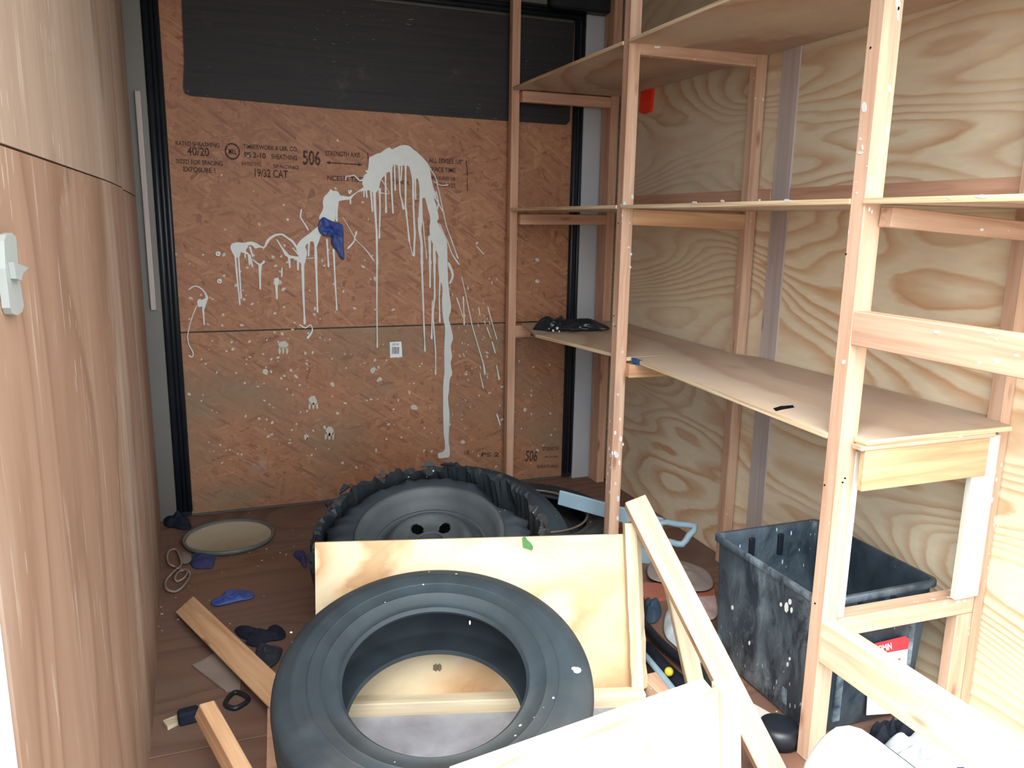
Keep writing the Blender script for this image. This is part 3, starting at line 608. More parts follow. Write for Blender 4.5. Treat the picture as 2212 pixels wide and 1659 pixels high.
# front rails running towards the doorway
box('front_rail', (XS, .30, .884), (XS+.036, 1.157, .947), M_STUD, S)
box('front_rail', (XS, .30, .234), (XS+.036, 1.157, .321), M_STUDY, S)
def spots(name, L, ax, v, nrm, parent, mat=None):
    bm = bmesh.new()
    for x, y, rw, rh in L:
        a = [bm.verts.new(on(x+rw*math.cos(t)*random.uniform(.7, 1.15), y+rh*math.sin(t)*random.uniform(.7, 1.15), ax, v)) for t in [2*PI*i/8 for i in range(8)]]
        b = [bm.verts.new(q.co-Vector(nrm)*.0008) for q in a]; bm.faces.new(a)
        for i in range(8): bm.faces.new((a[i], b[i], b[(i+1) % 8], a[(i+1) % 8]))
    o = bm_obj(name, bm, mat or M_PAINT, parent); o['kind'] = 'stuff'; return o
random.seed(5)
spots('paint_spots', [(1940, 8, 5, 14), (1941, 30, 3, 20), (1923, 190, 4, 9), (1918, 285, 3.5, 16), (1908, 322, 2.5, 10), (1903, 420, 2, 4), (1880, 404, 4.5, 11), (1878, 385, 3, 5), (1921, 245, 2, 4)], 1, 1.1562, (0, -1, 0), S)
spots('paint_spots', [(1866, 232, 6, 11), (1858, 300, 3, 3), (1858, 330, 6, 3), (1862, 318, 2, 7), (1850, 417, 3, 3), (1822, 782, 4, 6), (1873, 360, 2, 2)], 0, XS-.0008, (-1, 0, 0), S)
spots('paint_spots', [(1366, 425, 3, 6), (1358, 534, 2.5, 2.5), (1363, 549, 3, 3.5), (1362, 577, 2, 3), (1350, 440, 3, 6), (1345, 760, 2, 3), (1335, 852, 2.5, 3), (1332, 983, 5, 7), (1338, 1002, 2.5, 4), (1335, 1077, 3.5, 7), (1334, 1120, 2.5, 6), (1330, 1045, 2, 4), (1346, 960, 2, 4)], 1, 2.0742, (0, -1, 0), S)
spots('paint_spots', [(1341, 443, 2, 5), (1319, 984, 4, 5), (1316, 1063, 2, 4), (1318, 1010, 1.5, 3), (1325, 700, 1.5, 3)], 0, XS-.0008, (-1, 0, 0), S)
spots('paint_spots', [(2022, 717, 8, 5), (2152, 733, 3, 3)], 0, XS-.0008, (-1, 0, 0), S)
spots('paint_spots', [(1560, 434, 5, 3), (1500, 437, 6, 3), (1700, 433, 8, 3), (1640, 432, 3, 2), (2120, 424, 14, 4), (2050, 426, 6, 3)], 0, XS-.0048, (-1, 0, 0), S)
bm = bmesh.new()
for zz, yy in ((.63, 1.125), (.62, 1.13), (.80, 2.08), (1.10, 2.086), (.83, 2.09), (1.41, 1.17), (1.05, 1.18), (.60, 1.176), (.35, 1.17)):
    bmesh.ops.create_uvsphere(bm, u_segments=8, v_segments=4, radius=.002, matrix=Matrix.Translation((XS-.0005, yy+.01, zz)))
props(bm_obj('nail_head', bm, M_HOLE, S), kind='stuff')

# things on and above the shelves
dp = .62
ctr = on(1215, 712, 2, .705)
# black plastic bag: outline on an upright plane through the shelf, swollen
bp = Vector((1.26, 2.66, .72)); bn = Vector((-.42, -.9, .0)).normalized()
ol = [(1152, 728), (1142, 724), (1150, 708), (1158, 697), (1168, 686), (1184, 681), (1192, 690), (1207, 683), (1214, 680), (1220, 688), (1236, 689), (1262, 687), (1280, 688), (1300, 697), (1319, 706), (1320, 713), (1290, 714), (1255, 715), (1225, 714), (1212, 718), (1185, 718), (1162, 714), (1155, 719), (1158, 728)]
lump('trash_bag', [onp(x, y, bp, bn) for x, y in ol], bn, .05, M_BAG, None, .7, 16, 8, .8, 3)
props(bpy.data.objects['trash_bag'], 'crumpled black plastic bag with white paint spots lying on the shelf near the back wall', 'plastic bag')
bagp = bpy.data.objects['trash_bag']
for k, (x, y, r) in enumerate(((1204, 709, .006), (1195, 714, .005), (1208, 716, .004), (1186, 710, .003))):
    q = onp(x, y, bp+bn*.056, bn)
    lump('paint_spot', [q+Vector((math.cos(t)*r, 0, math.sin(t)*r)) for t in [2*PI*i/7 for i in range(7)]], bn, .003, M_PAINT, bagp, .3, 30, 3, 1, k, 0)
rp = [on(x, y, 0, XR-.012) for x, y in ((1386, 182), (1403, 178), (1409, 186), (1404, 240), (1388, 246), (1380, 240))]
rr_ = plate('reflector', rp, (-1, 0, 0), .0115, M_RED); props(rr_, 'small bright red plastic marker light on the right wall behind the second post', 'light')
for yy in (196, 214, 230): 
    q = on(1394, yy, 0, XR-.0135); box('rib', (q.x-.0005, q.y-.02, q.z-.002), (q.x+.002, q.y+.02, q.z+.002), M_RED, rr_, 0)

# pipe of white moulding / wall latch on the left wall
def XLp(px, py, d=0): return on(px, py, 0, -.18+d)
M_LATCH = plain('latch_plastic', col(150, 154, 150), .5, .4)
hp = empty('door_latch', XLp(28, 590), 'white plastic latch plate held by two screws on the left plywood wall', 'latch')
plate('plate', [XLp(x, y, .007) for x, y in ((9, 520), (14, 507), (26, 503), (35, 512), (42, 600), (52, 660), (48, 674), (38, 681), (27, 678), (22, 665), (12, 580))], (1, 0, 0), .0065, M_LATCH, hp)
plate('hook', [XLp(x, y, .012) for x, y in ((30, 566), (46, 572), (62, 579), (50, 590), (47, 606), (36, 602))], (1, 0, 0), .0048, M_LATCH, hp)
for x, y in ((29, 520), (43, 662)):
    bm = bmesh.new(); lathe(bm, [(.0001, .004), (.003, .004), (.005, .002), (.0055, 0), (.0001, 0)], 16, False); bm_obj('screw', bm, M_SCREW, hp, frame(XLp(x, y, .0075), (1, 0, 0)), True)
# blue glove stuck on the OSB
gl = lump('rubber_glove', [W(x, y, .012) for x, y in ((688, 478), (697, 467), (712, 474), (727, 480), (740, 484), (743, 500), (743, 530), (745, 562), (736, 560), (729, 545), (716, 530), (714, 508), (700, 510), (690, 503), (686, 492))], (0, -1, 0), .018, M_BLUE, None, 1.1, 42, 9, .3, 1)
props(gl, 'crumpled blue rubber glove stuck to the paint splash on the back wall', 'glove')

# ================================================================ TIRES
def tire_profile(R, r0, hw, tread=True):
    """half-symmetric closed section, outside then inside"""
    o = [(r0, .72), (r0+.006, .80), (r0+.012, .78), (r0+.020, .80), (r0+.035, .90), (r0+.038, .93), (r0+.042, .915), (r0+.060, .985), (r0+.075, 1.0), (R-.045, .985), (R-.040, .995), (R-.036, .97), (R-.022, .92), (R-.010, .84), (R-.004, .77)]
    out = [(r, z*hw) for r, z in o]
    tr_ = [(R-.001, .70)]
    for z in (.52, .22, -.08, -.38):
        tr_ += [(R+.001, z+.05), (R-.008, z+.045), (R-.008, z-.015), (R+.0015, z-.02)]
    tr_ = [(r, z*hw) for r, z in tr_]+[(R-.001, -.70*hw)]
    low = [(r, -z) for r, z in out[::-1]]
    inn = [(r0+.004, -.62*hw), (r0+.03, -.78*hw), (r0+.07, -.88*hw), (R-.05, -.86*hw), (R-.022, -.7*hw), (R-.016, 0), (R-.022, .7*hw), (R-.05, .86*hw), (r0+.07, .88*hw), (r0+.03, .78*hw), (r0+.004, .62*hw)]
    return out+tr_+low+inn
def tire(name, centre, nrm, R, r0, hw, mat, label, parent=None, group=None, spin=0, up_face=True):
    """centre = middle of the face that looks along nrm"""
    n = Vector(nrm).normalized(); mid = Vector(centre)-n*hw
    bm = bmesh.new(); lathe(bm, tire_profile(R, r0, hw), 128)
    # shoulder sipes
    o = bm_obj(name, bm, mat, parent, frame(mid, n, spin), True)
    m = o.modifiers.new('e', 'EDGE_SPLIT'); m.split_angle = math.radians(50)
    if label: props(o, label, 'tire', group)
    return o
vd = Vector((ray(940, 1430).x, ray(940, 1430).y, 0)).normalized()
el = math.radians(74)
n1 = -vd*math.cos(el)+Vector((0, 0, 1))*math.sin(el)
t1 = tire('tire', at(940, 1443, 1.52), n1, .306, .176, .086, M_RUB, 'bald black tire without a wheel leaning nearly flat against the plywood box in front')
bm = bmesh.new(); lathe(bm, [(.236, .0845), (.2385, .0872), (.241, .0845)], 128, False); bm_obj('sidewall_ring', bm, M_RUBD, t1, wm(t1), True)

# blown-out tire on a steel wheel
tc_ = at(940, 1443, 1.52)+n1.normalized()*.0006; bm = bmesh.new()
for x, y, rw, rh in ((1216, 1328, 5, 6), (1247, 1448, 9, 7), (1240, 1444, 6, 4), (629, 1366, 3, 2), (770, 1210, 3, 3), (1015, 1345, 2, 5)):
    bm.faces.new([bm.verts.new(onp(x+rw*math.cos(t), y+rh*math.sin(t), tc_, n1)) for t in [2*PI*i/8 for i in range(8)]])
_o = bm_obj('paint_spots', bm, M_PAINT, t1); _o['kind'] = 'stuff'
vd2 = Vector((ray(915, 1190).x, ray(915, 1190).y, 0)).normalized(); el2 = math.radians(72)
n2 = (-vd2*math.cos(el2)+Vector((0, 0, 1))*math.sin(el2)+Vector((rt.x, rt.y, 0))*-.05).normalized()
c2_ = at(928, 1146, 2.12); TT = empty('torn_tire', c2_, 'blown-out tire with ragged torn tread on a black steel wheel behind the plywood box', 'tire')
F2 = frame(c2_-n2*.085, n2, .4)
FW = F2 @ Matrix.Diagonal((1.1, 1.1, 1, 1))
R2 = .302
def tread_disp(i, r, z, a):
    v = noise.noise(Vector((math.cos(a)*3.2, math.sin(a)*3.2, 2.0))); v2 = noise.noise(Vector((math.cos(a)*17, math.sin(a)*17, i*.9)))
    rr = r*(1+.035*v)+.006*v2
    if i in (0, 1, 6, 7): z += (.022*v+.020*v2)*(1 if i in (0, 7) else .8); rr += .010*v2
    return rr, z
bm = bmesh.new(); lathe(bm, [(R2-.012, .080), (R2+.002, .082), (R2+.012, .05), (R2+.012, 0), (R2+.012, -.05), (R2+.004, -.085), (R2-.012, -.085), (R2-.006, 0)], 190, True, tread_disp)
o = bm_obj('torn_tread', bm, M_RUBR, TT, F2, False)
# torn flaps of rubber sticking out of the rim of the tread
bm = bmesh.new(); random.seed(11)
for k in range(46):
    a = random.uniform(.1, 2*PI); r = R2+random.uniform(-.006, .006); z = random.uniform(.03, .09); L = random.uniform(.006, .020); wdt = random.uniform(.010, .026)
    base = Vector((math.cos(a)*r, math.sin(a)*r, z)); tn = Vector((-math.sin(a), math.cos(a), 0)); rd = Vector((math.cos(a), math.sin(a), random.uniform(.1, 1.1))).normalized(); th = rd.cross(tn)*.005
    vs = [base-tn*wdt, base+tn*wdt, base+tn*wdt*.4+rd*L*random.uniform(.5, 1), base+rd*L*.7, base-tn*wdt*.5+rd*L]
    A = [bm.verts.new(v+th) for v in vs]; B = [bm.verts.new(v-th) for v in vs]; bm.faces.new(A); bm.faces.new(B[::-1])
    for i in range(5): bm.faces.new((A[i], B[i], B[(i+1) % 5], A[(i+1) % 5]))
props(bm_obj('rubber_flap', bm, M_RUBR, TT, F2), kind='stuff')
def sw(i, r, z, a):
    v = noise.noise(Vector((math.cos(a)*2.5, math.sin(a)*2.5, 7.0))); v2 = noise.noise(Vector((math.cos(a)*14, math.sin(a)*14, 1.0)))
    if i in (4, 5): r += .022*v+.012*v2-.005
    if i in (3, 4, 5, 6): z += .006*v2
    # a long tear on one side
    d = abs(((a-F2A+PI) % (2*PI))-PI)
    if d < .42 and i in (3, 4, 5, 6): r -= (.42-d)/.42*.05*(1 if i in (4, 5) else .6); z -= (.42-d)/.42*.02
    return r, z
Q = (on(1110, 1090, 2, c2_.z)-c2_); Lq = F2.to_3x3().inverted() @ Q; F2A = math.atan2(Lq.y, Lq.x)
bm = bmesh.new(); lathe(bm, [(.184, .060), (.190, .074), (.204, .082), (.235, .082), (.272, .060), (.270, .052), (.235, .072), (.204, .072), (.190, .062)], 160, True, sw)
bm_obj('sidewall', bm, M_RUBD, TT, F2, True)
bm = bmesh.new(); lathe(bm, [(.168, -.060), (.19, -.082), (.235, -.084), (.285, -.06), (.280, -.05), (.235, -.070), (.19, -.066)], 96, True); bm_obj('sidewall', bm, M_RUBD, TT, F2, True)
wh = bmesh.new(); lathe(wh, [(.176, .074), (.179, .078), (.176, .082), (.170, .078), (.164, .055), (.150, .040), (.140, .036), (.134, -.030), (.128, -.055), (.120, -.058), (.128, .010), (.132, .030), (.150, .048), (.160, .062), (.168, .084), (.178, .088), (.183, .080), (.180, .070)], 96, True)
# rim barrel and disc
WH = bm_obj('wheel', wh, M_STEEL, TT, FW, True)
bm = bmesh.new(); lathe(bm, [(.177, -.07), (.178, -.076), (.16, -.062), (.134, -.05), (.132, .035), (.137, .036), (.138, -.046), (.162, -.058)], 72, True); bm_obj('rim_barrel', bm, M_STEEL, WH, FW, True)
bm = bmesh.new(); nr, na = 26, 160; prof = lambda r: (.046+.020*math.exp(-((r-.088)/.018)**2) - (.0 if r < .1 else (r-.1)*.9))
_u = F2.to_3x3().inverted() @ vd2; holes = [(.056, math.atan2(_u.y, _u.x)-.06+PI/5+2*PI*k/5) for k in range(5)]; HR = .0155
g = []
for i in range(nr+1):
    r = .034+(.137-.034)*i/nr; g.append([])
    for j in range(na):
        a = 2*PI*j/na; x, y = r*math.cos(a), r*math.sin(a)
        for hr, ha in holes:
            dx_, dy_ = x-hr*math.cos(ha), y-hr*math.sin(ha); d = math.hypot(dx_, dy_)
            if abs(d-HR) < .0022 and d > 0: x += dx_/d*(HR-d); y += dy_/d*(HR-d)
        g[-1].append(bm.verts.new((x, y, prof(r))))
for i in range(nr):
    for j in range(na):
        q = [g[i][j], g[i][(j+1) % na], g[i+1][(j+1) % na], g[i+1][j]]; cx = sum((v.co for v in q), Vector())/4
        if all(math.hypot(cx.x-hr*math.cos(ha), cx.y-hr*math.sin(ha)) > HR-.0006 for hr, ha in holes): bm.faces.new(q)
bm_obj('wheel_disc', bm, M_STEEL, WH, FW, True).modifiers.new('s', 'SOLIDIFY').thickness = .005
bm = bmesh.new(); lathe(bm, [(.0001, .038), (.030, .038), (.036, .044), (.040, .046), (.040, .026), (.0001, .026)], 48, False); bm_obj('hub_cap', bm, M_RUBD, WH, FW, True)
bm = bmesh.new(); lathe(bm, [(.0001, -.05), (.125, -.05)], 48, False); bm_obj('wheel_back', bm, M_HOLE, WH, FW, True)

# second tire underneath, third tire flat in the corner
n3 = (-vd2*math.cos(math.radians(61))+Vector((0, 0, 1))*math.sin(math.radians(61))+Vector((rt.x, rt.y, 0))*.10).normalized()
t2 = tire('tire', at(1022, 1166, 2.48), n3, .335, .19, .086, M_RUBD, 'smooth black tire lying under and behind the torn tire')
n4 = Vector((.03, -.05, 1)).normalized()
t4 = tire('tire', at(1152, 1102, 2.72), n4, .292, .185, .068, M_RUBR, 'dusty black tire lying flat on the floor in the back corner under the lowest shelf')
bm = bmesh.new(); lathe(bm, [(.186, .066), (.19, .070), (.186, .074), (.180, .070)], 96, True)
lathe(bm, [(.0001, .03), (.05, .03), (.10, .01), (.178, .02), (.178, .015), (.0001, .015)], 64, False)
for f in bm.faces: f.material_index = 1 if f.calc_center_median().xy.length < .175 else 0
t4r = bm_obj('rim', bm, plain('tan_rim', col(122, 112, 96), .5, .5, .3, var=.5, vs=10), t4, wm(t4), True); t4r.data.materials.append(M_RUBR)

# ---- pale blue-grey bar with a loop handle resting on the third tire
br = empty('plastic_tool', at(1300, 1095, 2.35), 'long pale blue-grey bar with an open rectangular loop handle, lying across the flat tire', 'tool')
q0, q1 = at(1207, 1074, 2.70), at(1432, 1136, 2.57)
beam('blade', q0, q1, .052, .012, (0, 0, 1), M_BLUEGREY, br, .003)
hl = [at(x, y, z) for x, y, z in ((1425, 1127, 2.57), (1502, 1138, 2.50), (1474, 1176, 2.48), (1426, 1166, 2.52))]
bm = bmesh.new(); tube_into(bm, smooth_path([hl[0].lerp(hl[1], .05), hl[0].lerp(hl[1], .5), hl[1], hl[1].lerp(hl[2], .5), hl[2], hl[2].lerp(hl[3], .5), hl[3], hl[3].lerp(hl[0], .5)], 2, True), .0105, 8, True); bm_obj('loop_handle', bm, M_BLUEGREY, br, None, True)

# ================================================================ THE PLYWOOD BOX FRONT
b0, b1 = on(700, 1530, 2, .004), on(1385, 1508, 2, .004)
dxb = (b1-b0).normalized(); tl, trr = at(680, 1172, 1.885), at(1350, 1155, 1.845)
up_ = ((tl+trr)/2-(on(680, 1532, 2, .004)+on(1365, 1508, 2, .004))/2); upn = (up_-dxb*up_.dot(dxb)).normalized(); nb = dxb.cross(upn).normalized()
if nb.y > 0: nb = -nb
pp = b0
PB = empty('plywood_box', (b0+b1)/2, 'pale plywood board with wooden cleats standing on the floor behind the big tire', 'wooden box')
def PBp(px, py, d=0): return onp(px, py, pp+nb*d, nb)
bl = PBp(684, 1526); br_ = PBp(1368, 1500)
pl = plate('plywood_panel', [PBp(680, 1172), PBp(1352, 1154), br_, bl], nb, .012, M_PLYB, PB)
# bottom cleat, lying along the foot of the panel
ca, cb = on(690, 1531, 2, .02), on(1390, 1506, 2, .02)
beam('bottom_cleat', ca+nb*.006, cb+nb*.006, .040, .034, (0, 0, 1), M_STUDY, PB)
# rough splintered cleat up the right side
cr0, cr1 = PBp(1381, 1484, .012), PBp(1366, 1128, .012)
bm = bmesh.new(); n = 14; g = []
ax = (cr1-cr0); L = ax.length; ax.normalize(); sd_v = nb.cross(ax).normalized()
if sd_v.dot(rt) < 0: sd_v = -sd_v
for i in range(n+1):
    t = i/n; c = cr0+ax*L*t; jw = .0025*noise.noise(Vector((t*9, 1, 0))); jt = .002*noise.noise(Vector((t*13, 5, 0)))
    wL, wR = -.022+jw, .018+jw*1.3; 
    g.append([bm.verts.new(c+sd_v*wL+nb*(.018+jt)), bm.verts.new(c+sd_v*wR*.25+nb*(.020+jt)), bm.verts.new(c+sd_v*wR+nb*(.004-jt)), bm.verts.new(c+sd_v*wR-nb*.03), bm.verts.new(c+sd_v*wL-nb*.008)])
for a, b in zip(g, g[1:]):
    for k in range(5): bm.faces.new((a[k], a[(k+1) % 5], b[(k+1) % 5], b[k]))
bm.faces.new(g[0]); bm.faces.new(g[-1][::-1])
for v in bm.verts: v.co = v.co
sc_m = bm_obj('side_cleat', bm, M_STUDY, PB); sc_m['label'] = 'rough splintered cleat'
me = sc_m.data; MX = Matrix((ax, sd_v, ax.cross(sd_v))).to_4x4(); sc_m.matrix_basis = Matrix.Translation(cr0) @ MX.inverted(); me.transform((Matrix.Translation(cr0) @ MX.inverted()).inverted())
def clip(o, p, n):
    M = wm(o); bm = bmesh.new(); bm.from_mesh(o.data); inv = M.inverted()
    bmesh.ops.bisect_plane(bm, geom=list(bm.verts)+list(bm.edges)+list(bm.faces), plane_co=inv @ p, plane_no=(inv.to_3x3() @ n).normalized(), clear_inner=True)
    bm.to_mesh(o.data); bm.free()
# the tires rest against the back of the board and on the floor
for o in [t2]+[q for q in TT.children_recursive if q.type == 'MESH']:
    if o is t2 or o.type == 'MESH':
        clip(o, pp-nb*.016, -nb); clip(o, Vector((0, 0, .002)), Vector((0, 0, 1)))
# small printed mark
q = PBp(944, 1442, .0012); 
for i in range(7):
    c = q+dxb*(i-3)*.0028; h = .006+.003*((i*37) % 3)/2
    plate('printed_mark', [c-upn*h, c+dxb*.0016-upn*h, c+dxb*.0016+upn*h, c+upn*h], nb, .0008, M_HOLE, PB)
# leaf on the top edge
lf = plate('leaf', [PBp(x, y, .004) for x, y in ((1128, 1163), (1134, 1157), (1139, 1166), (1146, 1172), (1152, 1181), (1150, 1189), (1140, 1186), (1130, 1183), (1129, 1172))], nb, .0015, M_GREEN)
props(lf, 'small green leaf caught on the top edge of the pale plywood board', 'leaf')
# grey board on the floor under the big tire
gb = plate('floor_board', [on(x, y, 2, .011) for x, y in ((640, 1655), (660, 1538), (1430, 1506), (1560, 1600), (1380, 1700), (900, 1720))], (0, 0, 1), .0105, M_GREYF)
props(gb, 'grey painted plywood offcut flat on the floor under the big tire', 'board')

# ================================================================ LOOSE LUMBER
def stick(name, lab, p0, p1, wd, th, wdir, mat, cat='wood piece', **k):
    o = beam(name, p0, p1, wd, th, wdir, mat, None, .002, **k); props(o, lab, cat); return o
side = rt.copy()
# long stick leaning between the box and the tote
A0, A1 = on(1684, 1700, 2, .03), at(1371, 1082, 1.86)
stick('lumber_stick', 'long pale stud leaning diagonally in front of the black tote', A0, A1, .052, .034, (.90, -.02, .42), M_STUD)
# short pale stick beside it
stick('lumber_stick', 'short yellowish splintered stick leaning against the long diagonal stud', on(1506, 1500, 2, .02), at(1449, 1240, 1.86), .040, .03, (1, -.25, .15), M_STUDY)
# pinkish block low beside the box
stick('lumber_block', 'short pinkish stud lying on the floor right of the pale plywood board', on(1402, 1474, 2, .025), on(1520, 1590, 2, .025), .05, .05, (0, 0, 1), M_STUD)
# two orange sticks left of the tire
L0, L1 = on(398, 1300, 2, .03)+Vector((0, 0, .0)), at(640, 1535, 1.66)
stick('lumber_stick', 'orange stud propped on the floor left of the big tire, the farther of two', on(403, 1310, 2, .032), Vector((at(650, 1540, 1.70).x, at(650, 1540, 1.70).y, .05)), .060, .022, (.70, .45, .50), M_STUD2)
stick('lumber_stick', 'yellow stud with a slanted end at the bottom left, the nearer of two', at(441, 1530, 1.60), at(545, 1720, 1.42), .046, .03, (.2, -.3, 1), M_STUD2, cut0=.02)
# pinkish board under the left edge of the big tire
plate('lumber_board', [on(578, 1530, 2, .035), on(600, 1500, 2, .035), on(660, 1700, 2, .035), on(575, 1700, 2, .035)], (0, 0, 1), .034, M_BRN)
props(bpy.data.objects['lumber_board'], 'reddish brown board end under the left edge of the big tire', 'board')
# near plywood panel at the bottom of the frame, two-cleated box end
e0, e1 = at(985, 1694, 1.16), at(1553, 1492, 1.24)
ev = (e1-e0).normalized(); dnv = Vector((.03, -.10, -1)).normalized()
nn = ev.cross(dnv).normalized()
if nn.dot(CAM-e0) < 0: nn = -nn
NB = empty('plywood_box', (e0+e1)/2-Vector((0, 0, .2)), 'sunlit plywood box end nearest the camera at the bottom of the picture', 'wooden box')
H = e1.z-.012
plate('plywood_panel', [e0, e1, e1+dnv*H, e0+dnv*H], nn, .012, M_PLYB, NB)
beam('top_cleat', e0-nn*.03-Vector((0, 0, .019)), e1-nn*.03-Vector((0, 0, .019)), .036, .034, (0, 0, 1), M_STUDY, NB)
ee = on(1556, 1480, 0, e1.x)
beam('side_cleat', e1-Vector((0, 0, .0))+ev*.016-nn*.008, e1+dnv*H+ev*.016-nn*.008, .030, .040, ev, M_STUDY, NB)

# ================================================================ THE BLACK TOTE
X0, X1, Ya, Yb, ZT = 1.150, 1.478, 1.205, 1.600, .334
TO = empty('storage_tote', ((X0+X1)/2, (Ya+Yb)/2, 0), 'large open black plastic tote smeared with white paint, standing under the lowest shelf', 'tote')
def rr(x0, x1, y0, y1, r, n=6):
    P = []
    for cx, cy, a in ((x1-r, y1-r, 0), (x0+r, y1-r, PI/2), (x0+r, y0+r, PI), (x1-r, y0+r, 1.5*PI)):
        for k in range(n+1): t = a+PI/2*k/n; P.append((cx+r*math.cos(t), cy+r*math.sin(t)))
    return P
bm = bmesh.new(); lv = []
def lay(ins, z, r=.018): lv.append([bm.verts.new((x, y, z)) for x, y in rr(X0+ins, X1-ins, Ya+ins, Yb-ins, r)])
for ins, z in ((.022, .004), (.018, .010), (.008, .312), (.006, .316), (.001, .318), (0, .320), (0, ZT-.003), (.001, ZT), (.009, ZT), (.011, ZT-.003), (.012, .31), (.024, .014)): lay(ins, z)
for a, b in zip(lv, lv[1:]):
    n = len(a)
    for k in range(n): bm.faces.new((a[k], a[(k+1) % n], b[(k+1) % n], b[k]))
bm.faces.new(lv[0][::-1]); bm.faces.new(lv[-1])
bm_obj('bin_body', bm, M_TOTE, TO, None, True).modifiers.new('e', 'EDGE_SPLIT').split_angle = math.radians(40)
for yy in (Ya-.0005, Yb-.017):
    box('handle_clip', ((X0+X1)/2-.06, yy-.004, .255), ((X0+X1)/2-.045, yy+.014, .312), M_SEAL, TO); box('handle_clip', ((X0+X1)/2+.03, yy-.004, .255), ((X0+X1)/2+.045, yy+.014, .312), M_SEAL, TO)
for yy in (Yb-.05, Yb-.30): box('inner_rib', (X0+.016, yy, .03), (X0+.024, yy+.02, .30), M_TOTE, TO)
# outer vertical ribs of the near end
for k in (.22, .8): 
    xx = X0+(X1-X0)*k; box('rib', (xx, Ya+.010, .03), (xx+.02, Ya+.03, .29), M_TOTE, TO)
yf = Ya+.0075
def TF(px, py, d=0): return on(px, py, 1, yf-d)
lab = plate('label', [TF(1880, 1402, .001), TF(1956, 1382, .001), TF(1962, 1386, .001), TF(1956, 1470, .001), TF(1948, 1540, .001), TF(1872, 1545, .001)], (0, -1, 0), .0015, M_LABW, TO)
plate('label_header', [TF(1882, 1392, .0016), TF(1955, 1374, .0016), TF(1965, 1381, .0016), TF(1961, 1402, .0016), TF(1884, 1416, .0016)], (0, -1, 0), .0008, M_LABR, lab)
def tote_text(txt, px0, px1, py, hpx, sl, mat):
    p0 = TF(px0, py, .0026); p1 = TF(px1, py+(px1-px0)*sl, .0026); h = abs(TF(px0, py-hpx/2).z-TF(px0, py+hpx/2).z)
    o = stencil(txt, 0, 10, 0, 10, 0, 0, mat, lab); me = o.data; vs = [v.co.copy() for v in me.vertices]
    xs = [v.x for v in vs]; zs_ = [v.z for v in vs]; 
    for v, c in zip(me.vertices, vs):
        u = (c.x-min(xs))/(max(xs)-min(xs)); q = (c.z-min(zs_))/(max(zs_)-min(zs_))-.5
        v.co = p0.lerp(p1, u)+Vector((0, 0, q*h))
    o.name = 'label_print'
tote_text('COMiN', 1889, 1928, 1404, 16, -.22, M_LABW)
plate('label_print', [TF(1920, 1428, .0016), TF(1945, 1422, .0016), TF(1945, 1428, .0016), TF(1920, 1434, .0016)], (0, -1, 0), .0008, M_LABR, lab)
plate('label_print', [TF(1924, 1446, .0016), TF(1943, 1440, .0016), TF(1944, 1456, .0016), TF(1936, 1452, .0016)], (0, -1, 0), .0008, M_TOTE, lab)
# paint blobs on the long side
xf = X0+.0205
for k, (x, y, r) in enumerate(((1706, 1300, .007), (1698, 1312, .009), (1686, 1306, .005), (1709, 1318, .005), (1579, 1313, .006), (1614, 1390, .004), (1702, 1424, .004), (1697, 1436, .004))):
    q = on(x, y, 0, X0+.008); q.x = X0+.018-.010*min(1, q.z/.312)-.0012
    plate('paint_spot', [q+Vector((0, math.cos(t)*r*.7, math.sin(t)*r*(1.4 if k % 2 else 1))) for t in [2*PI*i/7 for i in range(7)]], (-1, 0, 0), .002, M_PAINT, TO)

# ================================================================ LITTER ON THE LEFT OF THE FLOOR
G = lambda px, py, z=0: on(px, py, 2, z)
pc = (G(495, 1156, .016)); 
PN = empty('paint_tray', (pc.x, pc.y, 0), 'round shallow lid full of dried off-white paint on the floor by the back wall', 'tray')
ra = abs(G(401, 1156, .016).x-G(590, 1156, .016).x)/2*1.05
bm = bmesh.new(); lathe(bm, [(.0001, .002), (ra*.96, .002), (ra, .006), (ra*1.02, .018), (ra*.98, .020), (ra*.95, .014), (ra*.93, .008), (.0001, .008)], 64, False); bm_obj('rim', bm, M_PANR, PN, Matrix.Translation((pc.x, pc.y, 0)), True)
bm = bmesh.new(); lathe(bm, [(.0001, .010), (ra*.88, .010), (ra*.91, .013), (ra*.935, .012)], 64, False, lambda i, r, z, a: (r*(1+.01*noise.noise(Vector((a*3, i, 0)))), z)); bm_obj('dried_paint', bm, M_PAN, PN, Matrix.Translation((pc.x, pc.y, 0)), True)
def flat(name, px, th, mat, lab, cat, seed=0, nz=.5, z=.004):
    o = lump(name, [G(x, y, z) for x, y in px], (0, 0, 1), th*.75, mat, None, nz*2.0, 38, 8, .1, seed); props(o, lab, cat); return o
flat('rubber_glove', ((412, 1199), (430, 1192), (462, 1190), (466, 1204), (462, 1226), (440, 1229), (418, 1228), (410, 1215)), .010, M_BLUD, 'dusty blue glove on the floor below the round paint lid', 'glove', 1)
flat('rubber_glove', ((455, 1307), (456, 1298), (478, 1288), (492, 1276), (530, 1275), (551, 1279), (550, 1291), (532, 1296), (500, 1303), (470, 1310)), .012, M_BLUE, 'bright blue glove lying alone on the bare floor above the orange stud', 'glove', 2)
flat('rubber_glove', ((634, 1200), (640, 1190), (654, 1190), (663, 1200), (664, 1222), (655, 1226), (648, 1212)), .014, M_BLUD, 'scrap of blue glove beside the left side of the torn tire', 'glove', 3)
flat('work_glove', ((506, 1366), (510, 1358), (560, 1362), (584, 1360), (588, 1354), (604, 1354), (618, 1364), (618, 1378), (600, 1384), (578, 1386), (560, 1398), (540, 1396), (528, 1388), (540, 1382), (522, 1380)), .02, M_CLOTH, 'black work glove on the floor beside the big tire, the upper of two dark rags', 'glove', 4)
